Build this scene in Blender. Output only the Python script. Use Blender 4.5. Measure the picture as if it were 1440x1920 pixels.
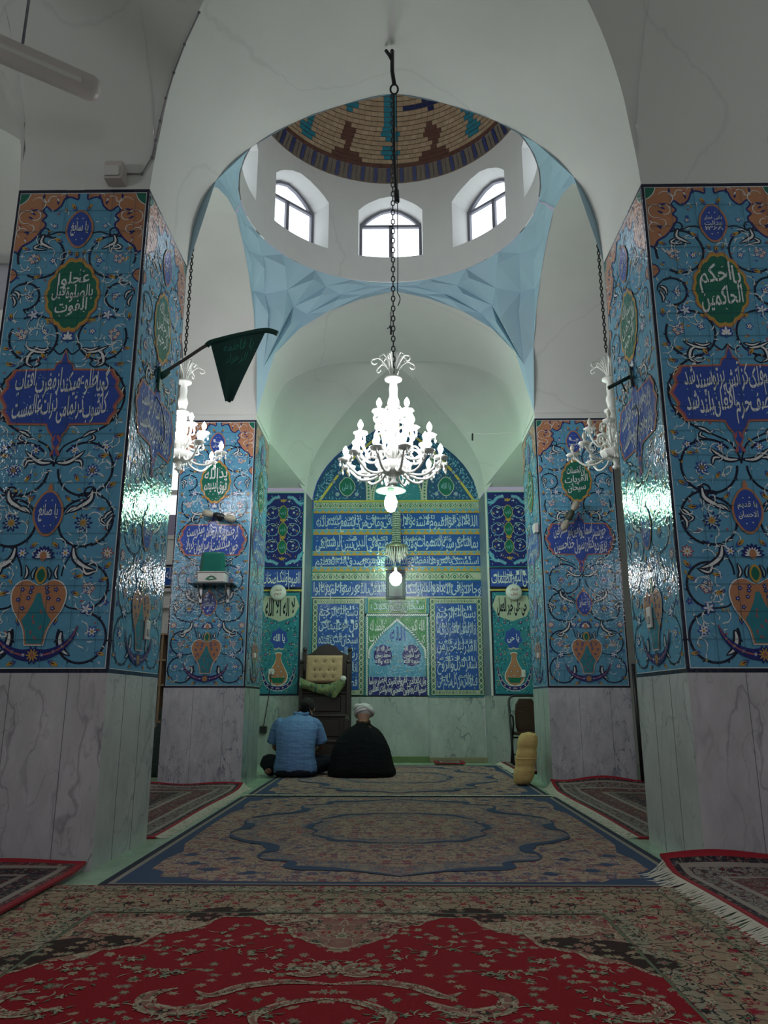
import bpy, math, random, unicodedata
import numpy as np
from math import sin, cos, pi, tan, atan2, hypot, radians, sqrt, floor
from mathutils import Vector, Matrix

for _o in list(bpy.data.objects):
    bpy.data.objects.remove(_o)
SC = bpy.context.scene
COL = SC.collection

# ------------------------------------------------------------------ camera
cam = bpy.data.cameras.new('camera')
cam.sensor_fit = 'HORIZONTAL'
cam.sensor_width = 36.0
cam.lens = 35.5
cam.clip_start = 0.05
camo = bpy.data.objects.new('camera', cam)
COL.objects.link(camo)
camo.location = (0, 0, 0.9)
camo.rotation_euler = (radians(90 + 14.04), radians(0.0), radians(0.89))
SC.camera = camo

# ------------------------------------------------------------------ world, exposure
SC.view_settings.view_transform = 'Standard'
SC.view_settings.look = 'None'
SC.view_settings.gamma = 1.0
SC.view_settings.use_curve_mapping = False
SC.view_settings.exposure = 0.05
SC.cycles.use_denoising = True
SC.cycles.max_bounces = 7
SC.cycles.diffuse_bounces = 4
SC.cycles.glossy_bounces = 3
SC.cycles.transmission_bounces = 4
SC.cycles.caustics_reflective = False
SC.cycles.caustics_refractive = False
SC.cycles.sample_clamp_indirect = 4.0
W = bpy.data.worlds.new('world')
SC.world = W
W.use_nodes = True
W.node_tree.nodes['Background'].inputs[0].default_value = (0.80, 0.80, 1.0, 1)
W.node_tree.nodes['Background'].inputs[1].default_value = 0.30


def add_light(name, kind, loc, energy, color=(1, 1, 1), size=0.1, rot=None, size_y=None, spot=None):
    l = bpy.data.lights.new(name, kind)
    l.energy = energy
    l.color = color
    if kind == 'AREA':
        l.size = size
        if size_y:
            l.shape = 'RECTANGLE'
            l.size_y = size_y
    else:
        l.shadow_soft_size = size
    o = bpy.data.objects.new(name, l)
    o.location = loc
    if rot:
        o.rotation_euler = rot
    COL.objects.link(o)
    return o


# unseen fill lights added behind the photographer and in the aisles
add_light('hall_fill', 'POINT', (0.4, -2.4, 3.0), 40, (0.97, 0.95, 1.0), 0.45)
_sp = add_light('low_fill_spot', 'SPOT', (0.3, -2.4, 3.4), 105, (0.97, 0.95, 1.0), 0.45, (radians(90 - 17), 0, 0))  # added fill spot, aimed low so the wall above the pillars stays darker
_sp.data.spot_size = radians(58); _sp.data.spot_blend = 0.85
add_light('hall_fill', 'POINT', (-4.4, 2.0, 3.2), 48, (0.97, 0.96, 1.0), 0.35)  # added side fill without a fixture, as is the next one
add_light('hall_fill', 'POINT', (4.6, 2.2, 3.2), 48, (0.97, 0.96, 1.0), 0.35)


# ------------------------------------------------------------------ materials
def newmat(name):
    m = bpy.data.materials.new(name)
    m.use_nodes = True
    nt = m.node_tree
    return m, nt, nt.nodes['Principled BSDF']


def N(nt, kind, **kw):
    n = nt.nodes.new('ShaderNode' + kind)
    for k, v in kw.items():
        setattr(n, k, v)
    return n


def L(nt, a, b):
    nt.links.new(a, b)


def math_n(nt, op, a, b=None, c=None, clamp=False):
    n = N(nt, 'Math', operation=op)
    n.use_clamp = clamp
    for i, v in enumerate((a, b, c)):
        if v is None:
            continue
        if isinstance(v, (int, float)):
            n.inputs[i].default_value = v
        else:
            L(nt, v, n.inputs[i])
    return n.outputs[0]


def mix_c(nt, fac, a, b, blend='MIX'):
    n = N(nt, 'Mix', data_type='RGBA', blend_type=blend)
    for s, v in ((n.inputs[0], fac), (n.inputs[6], a), (n.inputs[7], b)):
        if isinstance(v, (int, float)):
            s.default_value = v
        elif isinstance(v, tuple):
            s.default_value = (*v[:3], 1)
        else:
            L(nt, v, s)
    return n.outputs[2]


def noise(nt, vec, scale, detail=3, rough=0.55, dist=0.0):
    n = N(nt, 'TexNoise')
    n.inputs['Scale'].default_value = scale
    n.inputs['Detail'].default_value = detail
    n.inputs['Roughness'].default_value = rough
    n.inputs['Distortion'].default_value = dist
    if vec is not None:
        L(nt, vec, n.inputs['Vector'])
    return n


def ramp(nt, fac, stops):
    n = N(nt, 'ValToRGB')
    el = n.color_ramp.elements
    while len(el) < len(stops):
        el.new(0.5)
    for e, (p, c) in zip(el, stops):
        e.position = p
        e.color = (*c[:3], 1) if isinstance(c, tuple) else (c, c, c, 1)
    L(nt, fac, n.inputs[0])
    return n.outputs[0]


def bump(nt, h, strength=0.3, dist=0.01, normal=None):
    n = N(nt, 'Bump')
    n.inputs['Strength'].default_value = strength
    n.inputs['Distance'].default_value = dist
    L(nt, h, n.inputs['Height'])
    if normal is not None:
        L(nt, normal, n.inputs['Normal'])
    return n.outputs[0]


def coord(nt, kind='Object'):
    return N(nt, 'TexCoord').outputs[kind]


def basic(name, col, rough=0.5, metal=0.0, var=0.12, scale=12.0, bmp=0.1, bdist=0.004, **kw):
    m, nt, b = newmat(name)
    co = coord(nt)
    nz = noise(nt, co, scale, 4)
    c = mix_c(nt, nz.outputs[0], tuple(x * (1 - var) for x in col), tuple(min(1, x * (1 + var)) for x in col))
    L(nt, c, b.inputs['Base Color'])
    b.inputs['Roughness'].default_value = rough
    b.inputs['Metallic'].default_value = metal
    if bmp:
        nz2 = noise(nt, co, scale * 5, 3)
        L(nt, bump(nt, nz2.outputs[0], bmp, bdist), b.inputs['Normal'])
    for k, v in kw.items():
        b.inputs[k].default_value = v
    return m


# glaze: every tile sits at its own tiny angle, the glaze is wavy
def glaze(name, col, var=0.18, rough=0.10, tilt=0.024, bmp=0.38, tile=0.16):
    m, nt, b = newmat(name)
    co = coord(nt)
    nz = noise(nt, co, 9.0, 4, 0.6)
    c = mix_c(nt, nz.outputs[0], tuple(x * (1 - var) for x in col), tuple(min(1, x * (1 + var)) for x in col))
    L(nt, c, b.inputs['Base Color'])
    b.inputs['Roughness'].default_value = rough
    b.inputs['Specular IOR Level'].default_value = 0.42
    sc = N(nt, 'VectorMath', operation='SCALE'); L(nt, co, sc.inputs[0]); sc.inputs['Scale'].default_value = 1.0 / tile
    fl = N(nt, 'VectorMath', operation='FLOOR'); L(nt, sc.outputs[0], fl.inputs[0])
    wn = N(nt, 'TexWhiteNoise', noise_dimensions='3D'); L(nt, fl.outputs[0], wn.inputs['Vector'])
    sub = N(nt, 'VectorMath', operation='SUBTRACT'); L(nt, wn.outputs['Color'], sub.inputs[0]); sub.inputs[1].default_value = (0.5, 0.5, 0.5)
    s2 = N(nt, 'VectorMath', operation='SCALE'); L(nt, sub.outputs[0], s2.inputs[0]); s2.inputs['Scale'].default_value = tilt
    geo = N(nt, 'NewGeometry')
    ad = N(nt, 'VectorMath', operation='ADD'); L(nt, geo.outputs['Normal'], ad.inputs[0]); L(nt, s2.outputs[0], ad.inputs[1])
    nm = N(nt, 'VectorMath', operation='NORMALIZE'); L(nt, ad.outputs[0], nm.inputs[0])
    n2 = noise(nt, co, 38.0, 2, 0.5)
    L(nt, bump(nt, n2.outputs[0], bmp, 0.006, nm.outputs[0]), b.inputs['Normal'])
    return m


GL = dict(
    turq=glaze('turquoise_glaze', (0.105, 0.31, 0.47)),
    turq2=glaze('deep_turquoise_glaze', (0.03, 0.20, 0.25)),
    sky=glaze('sky_blue_glaze', (0.12, 0.40, 0.55)),
    cobalt=glaze('cobalt_glaze', (0.035, 0.075, 0.34)),
    ultra=glaze('bright_cobalt_glaze', (0.020, 0.085, 0.33)),
    navy=glaze('navy_glaze', (0.012, 0.014, 0.035)),
    indigo=glaze('indigo_glaze', (0.018, 0.022, 0.15)),
    white=glaze('white_glaze', (0.66, 0.68, 0.68), var=0.1),
    deep=glaze('deep_blue_glaze', (0.018, 0.075, 0.16)),
    script=glaze('pale_script_glaze', (0.48, 0.58, 0.64), var=0.1),
    pale=glaze('pale_blue_glaze', (0.25, 0.45, 0.55)),
    ochre=glaze('ochre_glaze', (0.45, 0.27, 0.06)),
    yellow=glaze('yellow_glaze', (0.50, 0.42, 0.08)),
    orange=glaze('terracotta_glaze', (0.42, 0.19, 0.10)),
    rose=glaze('rose_glaze', (0.33, 0.10, 0.11)),
    green=glaze('green_glaze', (0.012, 0.13, 0.085)),
    grass=glaze('grass_green_glaze', (0.05, 0.22, 0.07)),
    cream=glaze('cream_glaze', (0.42, 0.44, 0.34)),
    grout=glaze('grout', (0.02, 0.09, 0.13), rough=0.5),
)
GNAMES = list(GL)


def marble(name, base=(0.40, 0.38, 0.41), vein=(0.11, 0.11, 0.16), scale=1.0, amount=0.5, seed=0.0, rough=0.28, tilt=(0.7, 0.9, 0.6)):
    m, nt, b = newmat(name)
    co = coord(nt)
    mp = N(nt, 'Mapping'); L(nt, co, mp.inputs[0]); mp.inputs['Location'].default_value = (seed, seed * 1.7, seed * .3)
    mp.inputs['Rotation'].default_value = tilt; mp.inputs['Scale'].default_value = (1.9, 1.2, .85)
    v = mp.outputs[0]
    wz = noise(nt, v, 2.6 * scale, 4, 0.6)
    off = N(nt, 'VectorMath', operation='SCALE'); L(nt, wz.outputs['Color'], off.inputs[0]); off.inputs['Scale'].default_value = 0.30
    ad = N(nt, 'VectorMath', operation='ADD'); L(nt, v, ad.inputs[0]); L(nt, off.outputs[0], ad.inputs[1])

    def veins(sc, w, det):
        n = noise(nt, ad.outputs[0], sc * scale, det, 0.5)
        d = math_n(nt, 'ABSOLUTE', math_n(nt, 'SUBTRACT', n.outputs[0], 0.5))
        return ramp(nt, d, [(0.0, 1.0), (w * .35, .7), (w, 0.0)])
    v1 = veins(1.7, .016, 2); v2 = veins(3.4, .013, 2)
    n3 = noise(nt, v, 2.4 * scale, 6, 0.65)
    cloud = ramp(nt, n3.outputs[0], [(0.3, 0.0), (0.7, 1.0)])
    c = mix_c(nt, cloud, tuple(x * 0.78 for x in base), tuple(x * 1.12 for x in base))
    g1 = ramp(nt, noise(nt, v, 0.9 * scale, 2).outputs[0], [(0.38, 0.1), (0.58, 1.0)])
    f = math_n(nt, 'MULTIPLY', math_n(nt, 'MAXIMUM', v1, math_n(nt, 'MULTIPLY', v2, .6)), math_n(nt, 'MULTIPLY', g1, amount))
    c = mix_c(nt, f, c, vein)
    L(nt, c, b.inputs['Base Color'])
    b.inputs['Roughness'].default_value = rough
    b.inputs['Specular IOR Level'].default_value = 0.35
    return m


M = dict(
    plaster=basic('white_plaster', (0.66, 0.66, 0.63), 0.75, var=0.05, scale=2.0, bmp=0.15, bdist=0.01),
    blue_plaster=basic('pale_blue_plaster', (0.38, 0.55, 0.64), 0.7, var=0.06, scale=2.0, bmp=0.1),
    marble_a=marble('marble_lilac', (0.52, 0.50, 0.52), (0.17, 0.15, 0.17), 1.0, 0.8, 0.0),
    marble_b=marble('marble_lilac_veined', (0.55, 0.53, 0.58), (0.14, 0.14, 0.26), 1.9, 1.0, 5.3),
    marble_c=marble('marble_grey_green', (0.52, 0.54, 0.53), (0.17, 0.19, 0.21), 1.1, 0.9, 2.1),
    marble_d=marble('marble_green', (0.40, 0.45, 0.42), (0.12, 0.16, 0.18), 1.3, 0.9, 8.8),
    floor=marble('floor_green_marble', (0.36, 0.50, 0.36), (0.2, 0.3, 0.24), 1.0, 0.3, 3.0, 0.25),
    black=basic('black_paint', (0.012, 0.012, 0.014), 0.4),
    reveal=marble('niche_reveal_stone', (0.17, 0.21, 0.25), (0.10, 0.14, 0.22), 2.2, 0.8, 4.4),
    iron=basic('dark_iron', (0.02, 0.02, 0.022), 0.45, 0.6),
    frame=basic('window_frame_paint', (0.16, 0.16, 0.19), 0.5),
    offwhite=basic('off_white_plastic', (0.62, 0.60, 0.58), 0.4, var=0.04, bmp=0),
    pinkwhite=basic('pinkish_white_enamel', (0.55, 0.49, 0.47), 0.35, var=0.04, bmp=0),
    opal=basic('opal_glass', (0.80, 0.80, 0.76), 0.12, var=0.03, bmp=0),
    steel=basic('steel', (0.45, 0.45, 0.46), 0.3, 0.9, bmp=0),
)

# faint cracks and smudges in the plaster
_m = M['plaster']; _nt = _m.node_tree; _b = _nt.nodes['Principled BSDF']
_src = _b.inputs['Base Color'].links[0].from_socket
_co = coord(_nt); _w = noise(_nt, _co, 1.1, 4, .6)
_s = N(_nt, 'VectorMath', operation='SCALE'); L(_nt, _w.outputs['Color'], _s.inputs[0]); _s.inputs['Scale'].default_value = .5
_a = N(_nt, 'VectorMath', operation='ADD'); L(_nt, _co, _a.inputs[0]); L(_nt, _s.outputs[0], _a.inputs[1])
_n = noise(_nt, _a.outputs[0], .42, 1, .4)
_d = math_n(_nt, 'ABSOLUTE', math_n(_nt, 'SUBTRACT', _n.outputs[0], .5))
_f = ramp(_nt, _d, [(0.0, .17), (.003, .0), (1.0, 0.0)])
_g = math_n(_nt, 'MULTIPLY', ramp(_nt, noise(_nt, _co, .8, 4, .6).outputs[0], [(.5, 0.0), (.75, 1.0)]), .12)
_c = mix_c(_nt, math_n(_nt, 'ADD', _f, _g), _src, (.30, .29, .30))
L(_nt, _c, _b.inputs['Base Color'])


def emis(name, col, strength):
    m, nt, b = newmat(name)
    b.inputs['Base Color'].default_value = (*col, 1)
    b.inputs['Emission Color'].default_value = (*col, 1)
    b.inputs['Emission Strength'].default_value = strength
    return m


M['bulb'] = emis('lit_bulb', (0.98, 0.985, 1.0), 118.0)
M['bulb_small'] = emis('lit_small_bulb', (0.98, 1.0, 1.0), 9.0)
M['bulb_green'] = emis('lit_cool_bulb', (0.46, 1.0, 0.62), 200.0)
M['tube'] = emis('lit_tube', (1.0, 0.98, 1.0), 40.0)
M['bulb_off'] = basic('unlit_bulb', (0.60, 0.58, 0.50), 0.25, bmp=0)


# ------------------------------------------------------------------ mesh helpers
class MB:
    def __init__(self):
        self.v = []; self.f = []; self.m = []; self.mats = []; self.sm = []

    def mi(self, mat):
        if mat not in self.mats:
            self.mats.append(mat)
        return self.mats.index(mat)

    def add(self, verts, faces, mat, smooth=False, T=None):
        o = len(self.v)
        if T is not None:
            verts = [T @ Vector(p) for p in verts]
        self.v.extend([tuple(p) for p in verts])
        i = self.mi(mat)
        for f in faces:
            self.f.append(tuple(o + k for k in f)); self.m.append(i); self.sm.append(smooth)

    def box(self, a, b, mat, T=None):
        (x0, y0, z0), (x1, y1, z1) = a, b
        self.add([(x0, y0, z0), (x1, y0, z0), (x1, y1, z0), (x0, y1, z0), (x0, y0, z1), (x1, y0, z1), (x1, y1, z1), (x0, y1, z1)],
                 [(0, 3, 2, 1), (4, 5, 6, 7), (0, 1, 5, 4), (1, 2, 6, 5), (2, 3, 7, 6), (3, 0, 4, 7)], mat, False, T)

    def bbox(self, a, b, mat, r=0.01, T=None):
        # box with chamfered edges, from three stacked octagonal-ish rings
        (x0, y0, z0), (x1, y1, z1) = a, b
        def ring(z, i):
            return [(x0 + i + r, y0 + i, z), (x1 - i - r, y0 + i, z), (x1 - i, y0 + i + r, z), (x1 - i, y1 - i - r, z),
                    (x1 - i - r, y1 - i, z), (x0 + i + r, y1 - i, z), (x0 + i, y1 - i - r, z), (x0 + i, y0 + i + r, z)]
        R = [ring(z0, r * .7), ring(z0 + r, 0), ring(z1 - r, 0), ring(z1, r * .7)]
        self.loft(R, mat, True, False, T)

    def loft(self, rings, mat, cap=True, smooth=True, T=None, closed=True):
        n = len(rings[0]); V = [p for r in rings for p in r]; F = []
        for i in range(len(rings) - 1):
            for j in range(n if closed else n - 1):
                k = (j + 1) % n
                F.append((i * n + j, i * n + k, (i + 1) * n + k, (i + 1) * n + j))
        if cap:
            F.append(tuple(range(n - 1, -1, -1))); F.append(tuple((len(rings) - 1) * n + j for j in range(n)))
        self.add(V, F, mat, smooth, T)

    def tube(self, pts, r, mat, n=8, cap=True, smooth=True, T=None, flat=1.0):
        pts = [Vector(p) for p in pts]
        rs = r if isinstance(r, (list, tuple)) else [r] * len(pts)
        rings = []; up = Vector((0, 0, 1))
        d0 = (pts[1] - pts[0]).normalized()
        if abs(d0.dot(up)) > 0.9:
            up = Vector((0, 1, 0))
        a = d0.cross(up).normalized()
        for i, p in enumerate(pts):
            d = (pts[min(i + 1, len(pts) - 1)] - pts[max(i - 1, 0)])
            d = d.normalized() if d.length > 1e-9 else d0
            a = (a - d * a.dot(d))
            a = a.normalized() if a.length > 1e-6 else d.orthogonal().normalized()
            b = d.cross(a)
            rings.append([p + (a * cos(2 * pi * k / n) + b * sin(2 * pi * k / n) * flat) * rs[i] for k in range(n)])
        self.loft(rings, mat, cap, smooth, T)

    def lathe(self, prof, mat, n=24, T=None, smooth=True, lobes=0, amp=0.0):
        rings = []
        for r, z in prof:
            rings.append([((r * (1 + amp * cos(lobes * 2 * pi * k / n))) * cos(2 * pi * k / n),
                           (r * (1 + amp * cos(lobes * 2 * pi * k / n))) * sin(2 * pi * k / n), z) for k in range(n)])
        self.loft(rings, mat, True, smooth, T)

    def ball(self, c, r, mat, n=12, T=None, sq=(1, 1, 1)):
        prof = [(max(1e-4, r * sin(pi * i / n)), -r * cos(pi * i / n)) for i in range(n + 1)]
        rings = [[(c[0] + q * sq[0] * cos(2 * pi * k / n), c[1] + q * sq[1] * sin(2 * pi * k / n), c[2] + z * sq[2]) for k in range(n)] for q, z in prof]
        self.loft(rings, mat, False, True, T)

    def build(self, name, parent=None, loc=None, rot=None):
        me = bpy.data.meshes.new(name)
        me.from_pydata(self.v, [], self.f)
        for m in self.mats:
            me.materials.append(m)
        me.polygons.foreach_set('material_index', self.m)
        me.polygons.foreach_set('use_smooth', self.sm)
        me.update()
        o = bpy.data.objects.new(name, me)
        COL.objects.link(o)
        if parent is not None:
            o.parent = parent
        if loc is not None:
            o.location = loc
        if rot is not None:
            o.rotation_euler = rot
        return o


def tag(o, label=None, cat=None, group=None, kind=None):
    if label: o['label'] = label
    if cat: o['category'] = cat
    if group: o['group'] = group
    if kind: o['kind'] = kind
    return o


def thing(name, label, cat, loc=(0, 0, 0), rz=0.0, group=None):
    o = bpy.data.objects.new(name, None)
    o.empty_display_size = 0.1
    COL.objects.link(o)
    o.location = loc
    o.rotation_euler = (0, 0, rz)
    return tag(o, label, cat, group)


def struct(o):
    o['kind'] = 'structure'
    return o


def copy_tree(root, loc, rz=None, label=None):
    r = root.copy(); COL.objects.link(r); r.location = loc
    if rz is not None: r.rotation_euler = (0, 0, rz)
    if label: r['label'] = label
    for ch in list(root.children):
        c = ch.copy(); COL.objects.link(c); c.parent = r
        for g in list(ch.children):
            d = g.copy(); COL.objects.link(d); d.parent = c
    return r


def crom(pts, k=6, closed=False):
    """Catmull-Rom through points of any dimension"""
    P = [tuple(p) for p in pts]
    if closed:
        P = [P[-1]] + P + [P[0], P[1]]
    else:
        P = [tuple(2 * a - b for a, b in zip(P[0], P[1]))] + P + [tuple(2 * a - b for a, b in zip(P[-1], P[-2]))]
    out = []
    for i in range(1, len(P) - 2):
        p0, p1, p2, p3 = P[i - 1:i + 3]
        for s in range(k):
            t = s / k
            out.append(tuple(0.5 * (2 * b + (c - a) * t + (2 * a - 5 * b + 4 * c - d) * t * t + (3 * b - a - 3 * c + d) * t ** 3)
                             for a, b, c, d in zip(p0, p1, p2, p3)))
    if not closed:
        out.append(P[-2])
    return out


# ------------------------------------------------------------------ Arabic lettering
_AF = {}
for _cp in list(range(0xFB50, 0xFC00)) + list(range(0xFE70, 0xFEFD)):
    _d = unicodedata.decomposition(chr(_cp))
    if _d.startswith('<'):
        _k, *_c = _d.split()
        _key = ''.join(chr(int(x, 16)) for x in _c)
        _AF.setdefault(_key, {}).setdefault(_k[1:-1], chr(_cp))


def shape(s):
    out = []; i = 0; toks = []
    while i < len(s):
        if s[i:i + 2] in _AF and s[i] == '\u0644':
            toks.append(s[i:i + 2]); i += 2
        else:
            toks.append(s[i]); i += 1
    for k, t in enumerate(toks):
        f = _AF.get(t)
        if not f:
            out.append(t); continue
        prev = _AF.get(toks[k - 1]) if k else None
        nxt = _AF.get(toks[k + 1]) if k + 1 < len(toks) else None
        jp = bool(prev and 'initial' in prev) and 'final' in f
        jn = 'initial' in f and bool(nxt and 'final' in nxt)
        key = 'medial' if jp and jn else 'final' if jp else 'initial' if jn else 'isolated'
        out.append(f.get(key) or f.get('isolated') or t)
    # digits keep their order
    r = ''.join(reversed(out))
    if all(c in '\u06f0\u06f1\u06f2\u06f3\u06f4\u06f5\u06f6\u06f7\u06f8\u06f9' for c in s):
        r = s
    return r


_TC = {}


def text_mesh(s, bold=0.0):
    key = (s, bold)
    if key not in _TC:
        c = bpy.data.curves.new('lettering', 'FONT')
        c.body = shape(s); c.resolution_u = 2; c.offset = bold
        o = bpy.data.objects.new('lettering', c)
        COL.objects.link(o)
        bpy.context.view_layer.update()
        ev = o.evaluated_get(bpy.context.evaluated_depsgraph_get())
        me = ev.to_mesh()
        v = np.array([tuple(x.co)[:2] for x in me.vertices]) if len(me.vertices) else np.zeros((0, 2))
        f = [tuple(p.vertices) for p in me.polygons]
        ev.to_mesh_clear()
        bpy.data.objects.remove(o); bpy.data.curves.remove(c)
        _TC[key] = (v, f)
    return _TC[key]


# ------------------------------------------------------------------ flat tile art
class Art:
    """painted tiles: pieces of glaze in the plane (u, v), each a hair above the one below"""
    def __init__(self):
        self.items = []; self.flip = 1.0; self.ox = 0.0; self.oy = 0.0; self.sx = 1.0; self.sy = 1.0

    def add(self, V, F, m, lay=1):
        s = self.flip
        V = [((self.ox + x * s * self.sx), self.oy + y * self.sy) for x, y in V]
        if s < 0:
            F = [tuple(reversed(f)) for f in F]
        self.items.append((V, F, m, lay))

    def poly(self, P, m, lay=1):
        P = list(P)
        ar = sum(P[i][0] * P[(i + 1) % len(P)][1] - P[(i + 1) % len(P)][0] * P[i][1] for i in range(len(P)))
        if ar < 0: P.reverse()
        self.add(P, [tuple(range(len(P)))], m, lay)

    def rect(self, x0, y0, x1, y1, m, lay=1):
        self.poly([(x0, y0), (x1, y0), (x1, y1), (x0, y1)], m, lay)

    def frame(self, x0, y0, x1, y1, w, m, lay=1):
        self.rect(x0, y0, x1, y0 + w, m, lay); self.rect(x0, y1 - w, x1, y1, m, lay)
        self.rect(x0, y0 + w, x0 + w, y1 - w, m, lay); self.rect(x1 - w, y0 + w, x1, y1 - w, m, lay)

    def stroke(self, P, w, m, lay=1, prof=None, closed=False):
        n = len(P); V = []
        for i in range(n):
            a = P[(i - 1) % n] if closed or i else P[0]
            b = P[(i + 1) % n] if closed or i < n - 1 else P[-1]
            dx, dy = b[0] - a[0], b[1] - a[1]; l = hypot(dx, dy) or 1
            t = i / max(1, n - 1)
            hw = w * .5 * (prof(t) if prof else 1)
            V += [(P[i][0] + dy / l * hw, P[i][1] - dx / l * hw), (P[i][0] - dy / l * hw, P[i][1] + dx / l * hw)]
        F = [(2 * i, 2 * i + 2, 2 * i + 3, 2 * i + 1) for i in range(n - 1)]
        if closed: F.append((2 * n - 2, 0, 1, 2 * n - 1))
        self.add(V, F, m, lay)

    def disc(self, c, r, m, lay=1, n=12, ry=None):
        ry = ry or r
        self.poly([(c[0] + r * cos(2 * pi * k / n), c[1] + ry * sin(2 * pi * k / n)) for k in range(n)], m, lay)

    def flower(self, c, r, n=6, m='white', mo='cobalt', mc='ochre', lay=3, rot=0.0):
        def star(R, d):
            return [(c[0] + R * (1 - d + d * cos(n * (2 * pi * k / (n * 6)))) * cos(2 * pi * k / (n * 6) + rot),
                     c[1] + R * (1 - d + d * cos(n * (2 * pi * k / (n * 6)))) * sin(2 * pi * k / (n * 6) + rot)) for k in range(n * 6)]
        self.poly(star(r * 1.3, .22), mo, lay); self.poly(star(r * .92, .3), m, lay + 1); self.disc(c, r * .28, mc, lay + 2, 8)

    def leaf(self, c, ang, l, w, m, lay=2, bend=0.0):
        P = []
        K = 7
        for s in (1, -1):
            rng = range(K) if s == 1 else range(K - 1, -1, -1)
            for i in rng:
                t = i / (K - 1)
                x = (t - .5) * l; y = s * w * .5 * sin(pi * t) ** .8 + bend * l * (1 - (2 * t - 1) ** 2)
                P.append((c[0] + x * cos(ang) - y * sin(ang), c[1] + x * sin(ang) + y * cos(ang)))
        P = [p for i, p in enumerate(P) if i == 0 or hypot(p[0] - P[i - 1][0], p[1] - P[i - 1][1]) > 1e-6]
        self.poly(P[:-1] if hypot(P[0][0] - P[-1][0], P[0][1] - P[-1][1]) < 1e-6 else P, m, lay)

    def split(self, P, w, lay=4, m='white', mo='navy'):
        """an islimi leaf: a white body edged with dark brush along a curved spine"""
        Q = crom(P, 5)
        pr = lambda t: max(0.05, sin(pi * min(1, (t * .92 + .08))) ** .7)
        self.stroke(Q, w + .010, mo, lay, pr); self.stroke(Q[1:-1], w * .55, m, lay + 1, pr)

    def blossom(self, c, ang, s=1.0, lay=3):
        """ochre seed-shaped blossom with a dark slit and a blue calyx"""
        self.leaf(c, ang, .055 * s, .026 * s, 'cobalt', lay)
        self.leaf((c[0] + .008 * s * cos(ang), c[1] + .008 * s * sin(ang)), ang, .046 * s, .022 * s, 'ochre', lay + 1)
        self.leaf(c, ang, .026 * s, .006 * s, 'navy', lay + 2)

    def arc(self, c, r, a0, a1, ry=None, n=None):
        ry = ry or r
        n = n or max(8, int(abs(a1 - a0) / 9))
        return [(c[0] + r * cos(radians(a0 + (a1 - a0) * i / n)), c[1] + ry * sin(radians(a0 + (a1 - a0) * i / n))) for i in range(n + 1)]

    def text(self, s, x0, y0, x1, y1, m='white', lay=6, bold=0.0, slant=0.0):
        v, f = text_mesh(s, bold)
        if not len(v): return
        mn, mx = v.min(0), v.max(0); d = np.maximum(mx - mn, 1e-6)
        fl, self.flip = self.flip, 1.0
        V = [(x0 + (p[0] - mn[0]) / d[0] * (x1 - x0) + slant * (p[0] - mn[0]) / d[0], y0 + (p[1] - mn[1]) / d[1] * (y1 - y0)) for p in v]
        self.add(V, f, m, lay)
        self.flip = fl

    def words(self, ws, x0, x1, by, sy, m='white', lay=6, bold=.02, gap=.05, shear=0.0, zig=0.0, curve=0.0):
        """words from right to left between x0 and x1, on the base line by, sy = height of one em"""
        ms = [text_mesh(w, bold) for w in ws]
        ms = [q for q in ms if len(q[0])]
        if not ms: return
        wd = [q[0][:, 0].max() - q[0][:, 0].min() for q in ms]
        tot = sum(wd) + gap * (len(ms) - 1)
        sx = (x1 - x0) / tot
        x = x1
        for k, ((v, f), w_) in enumerate(zip(ms, wd)):
            x -= w_ * sx
            mn = v[:, 0].min()
            dz = zig * sy * (.5 if k % 2 else -.5)
            V = [(x + (p[0] - mn) * sx, by + dz + p[1] * sy + shear * ((p[0] - mn) - w_ / 2) * sx + curve * sy * sin(pi * (p[0] - mn) / max(.01, w_))) for p in v]
            fl, self.flip = self.flip, 1.0
            self.add(V, f, m, lay)
            self.flip = fl
            x -= gap * sx

    def nast(self, s, x0, y0, x1, y1, m='white', lay=9, bold=.012):
        """a hanging, slanted line of verse"""
        h = y1 - y0
        self.words(s.split(), x0, x1, y0 + h * .32, h * 1.16, m, lay, bold, .0, .26, .10, -.06)

    def band(self, s, x0, y0, x1, y1, m='white', bold=0.02, lay=6, rnd=None, dots=True, two=True):
        """dense thuluth band: tall words below, smaller words riding above them, dots and marks between"""
        h = y1 - y0
        w = s.split()
        if two and len(w) > 3:
            A = [q for i, q in enumerate(w) if i % 3 != 2]; B = [q for i, q in enumerate(w) if i % 3 == 2]
            self.words(A, x0, x1, y0 + h * .22, h * .98, m, lay, bold * .25, .02, .0, .10)
            n = len(B)
            if n: self.words(B, x0 + (x1 - x0) * .06, x1 - (x1 - x0) * .10, y0 + h * .64, h * .38, m, lay, bold * .5, .9)
        else:
            self.words(w, x0, x1, y0 + h * .22, h * .95, m, lay, bold * .4, .0, 0, .08)
        if dots:
            rnd = rnd or random.Random(len(s))
            for i in range(int((x1 - x0) / h * 8)):
                x = rnd.uniform(x0, x1); y = rnd.uniform(y0 + .05 * h, y1 - .05 * h)
                self.leaf((x, y), rnd.uniform(0, 3), h * rnd.uniform(.08, .16), h * .045, 'pale' if i % 3 else m, lay - 1)

    def grid(self, x0, y0, x1, y1, s, m='grout', w=.0022, lay=8, off=0.0):
        x = x0 + s
        while x < x1 - .02:
            self.rect(x - w / 2, y0, x + w / 2, y1, m, lay); x += s
        y = y0 + s
        while y < y1 - .02:
            self.rect(x0, y - w / 2, x1, y + w / 2, m, lay); y += s

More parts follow.
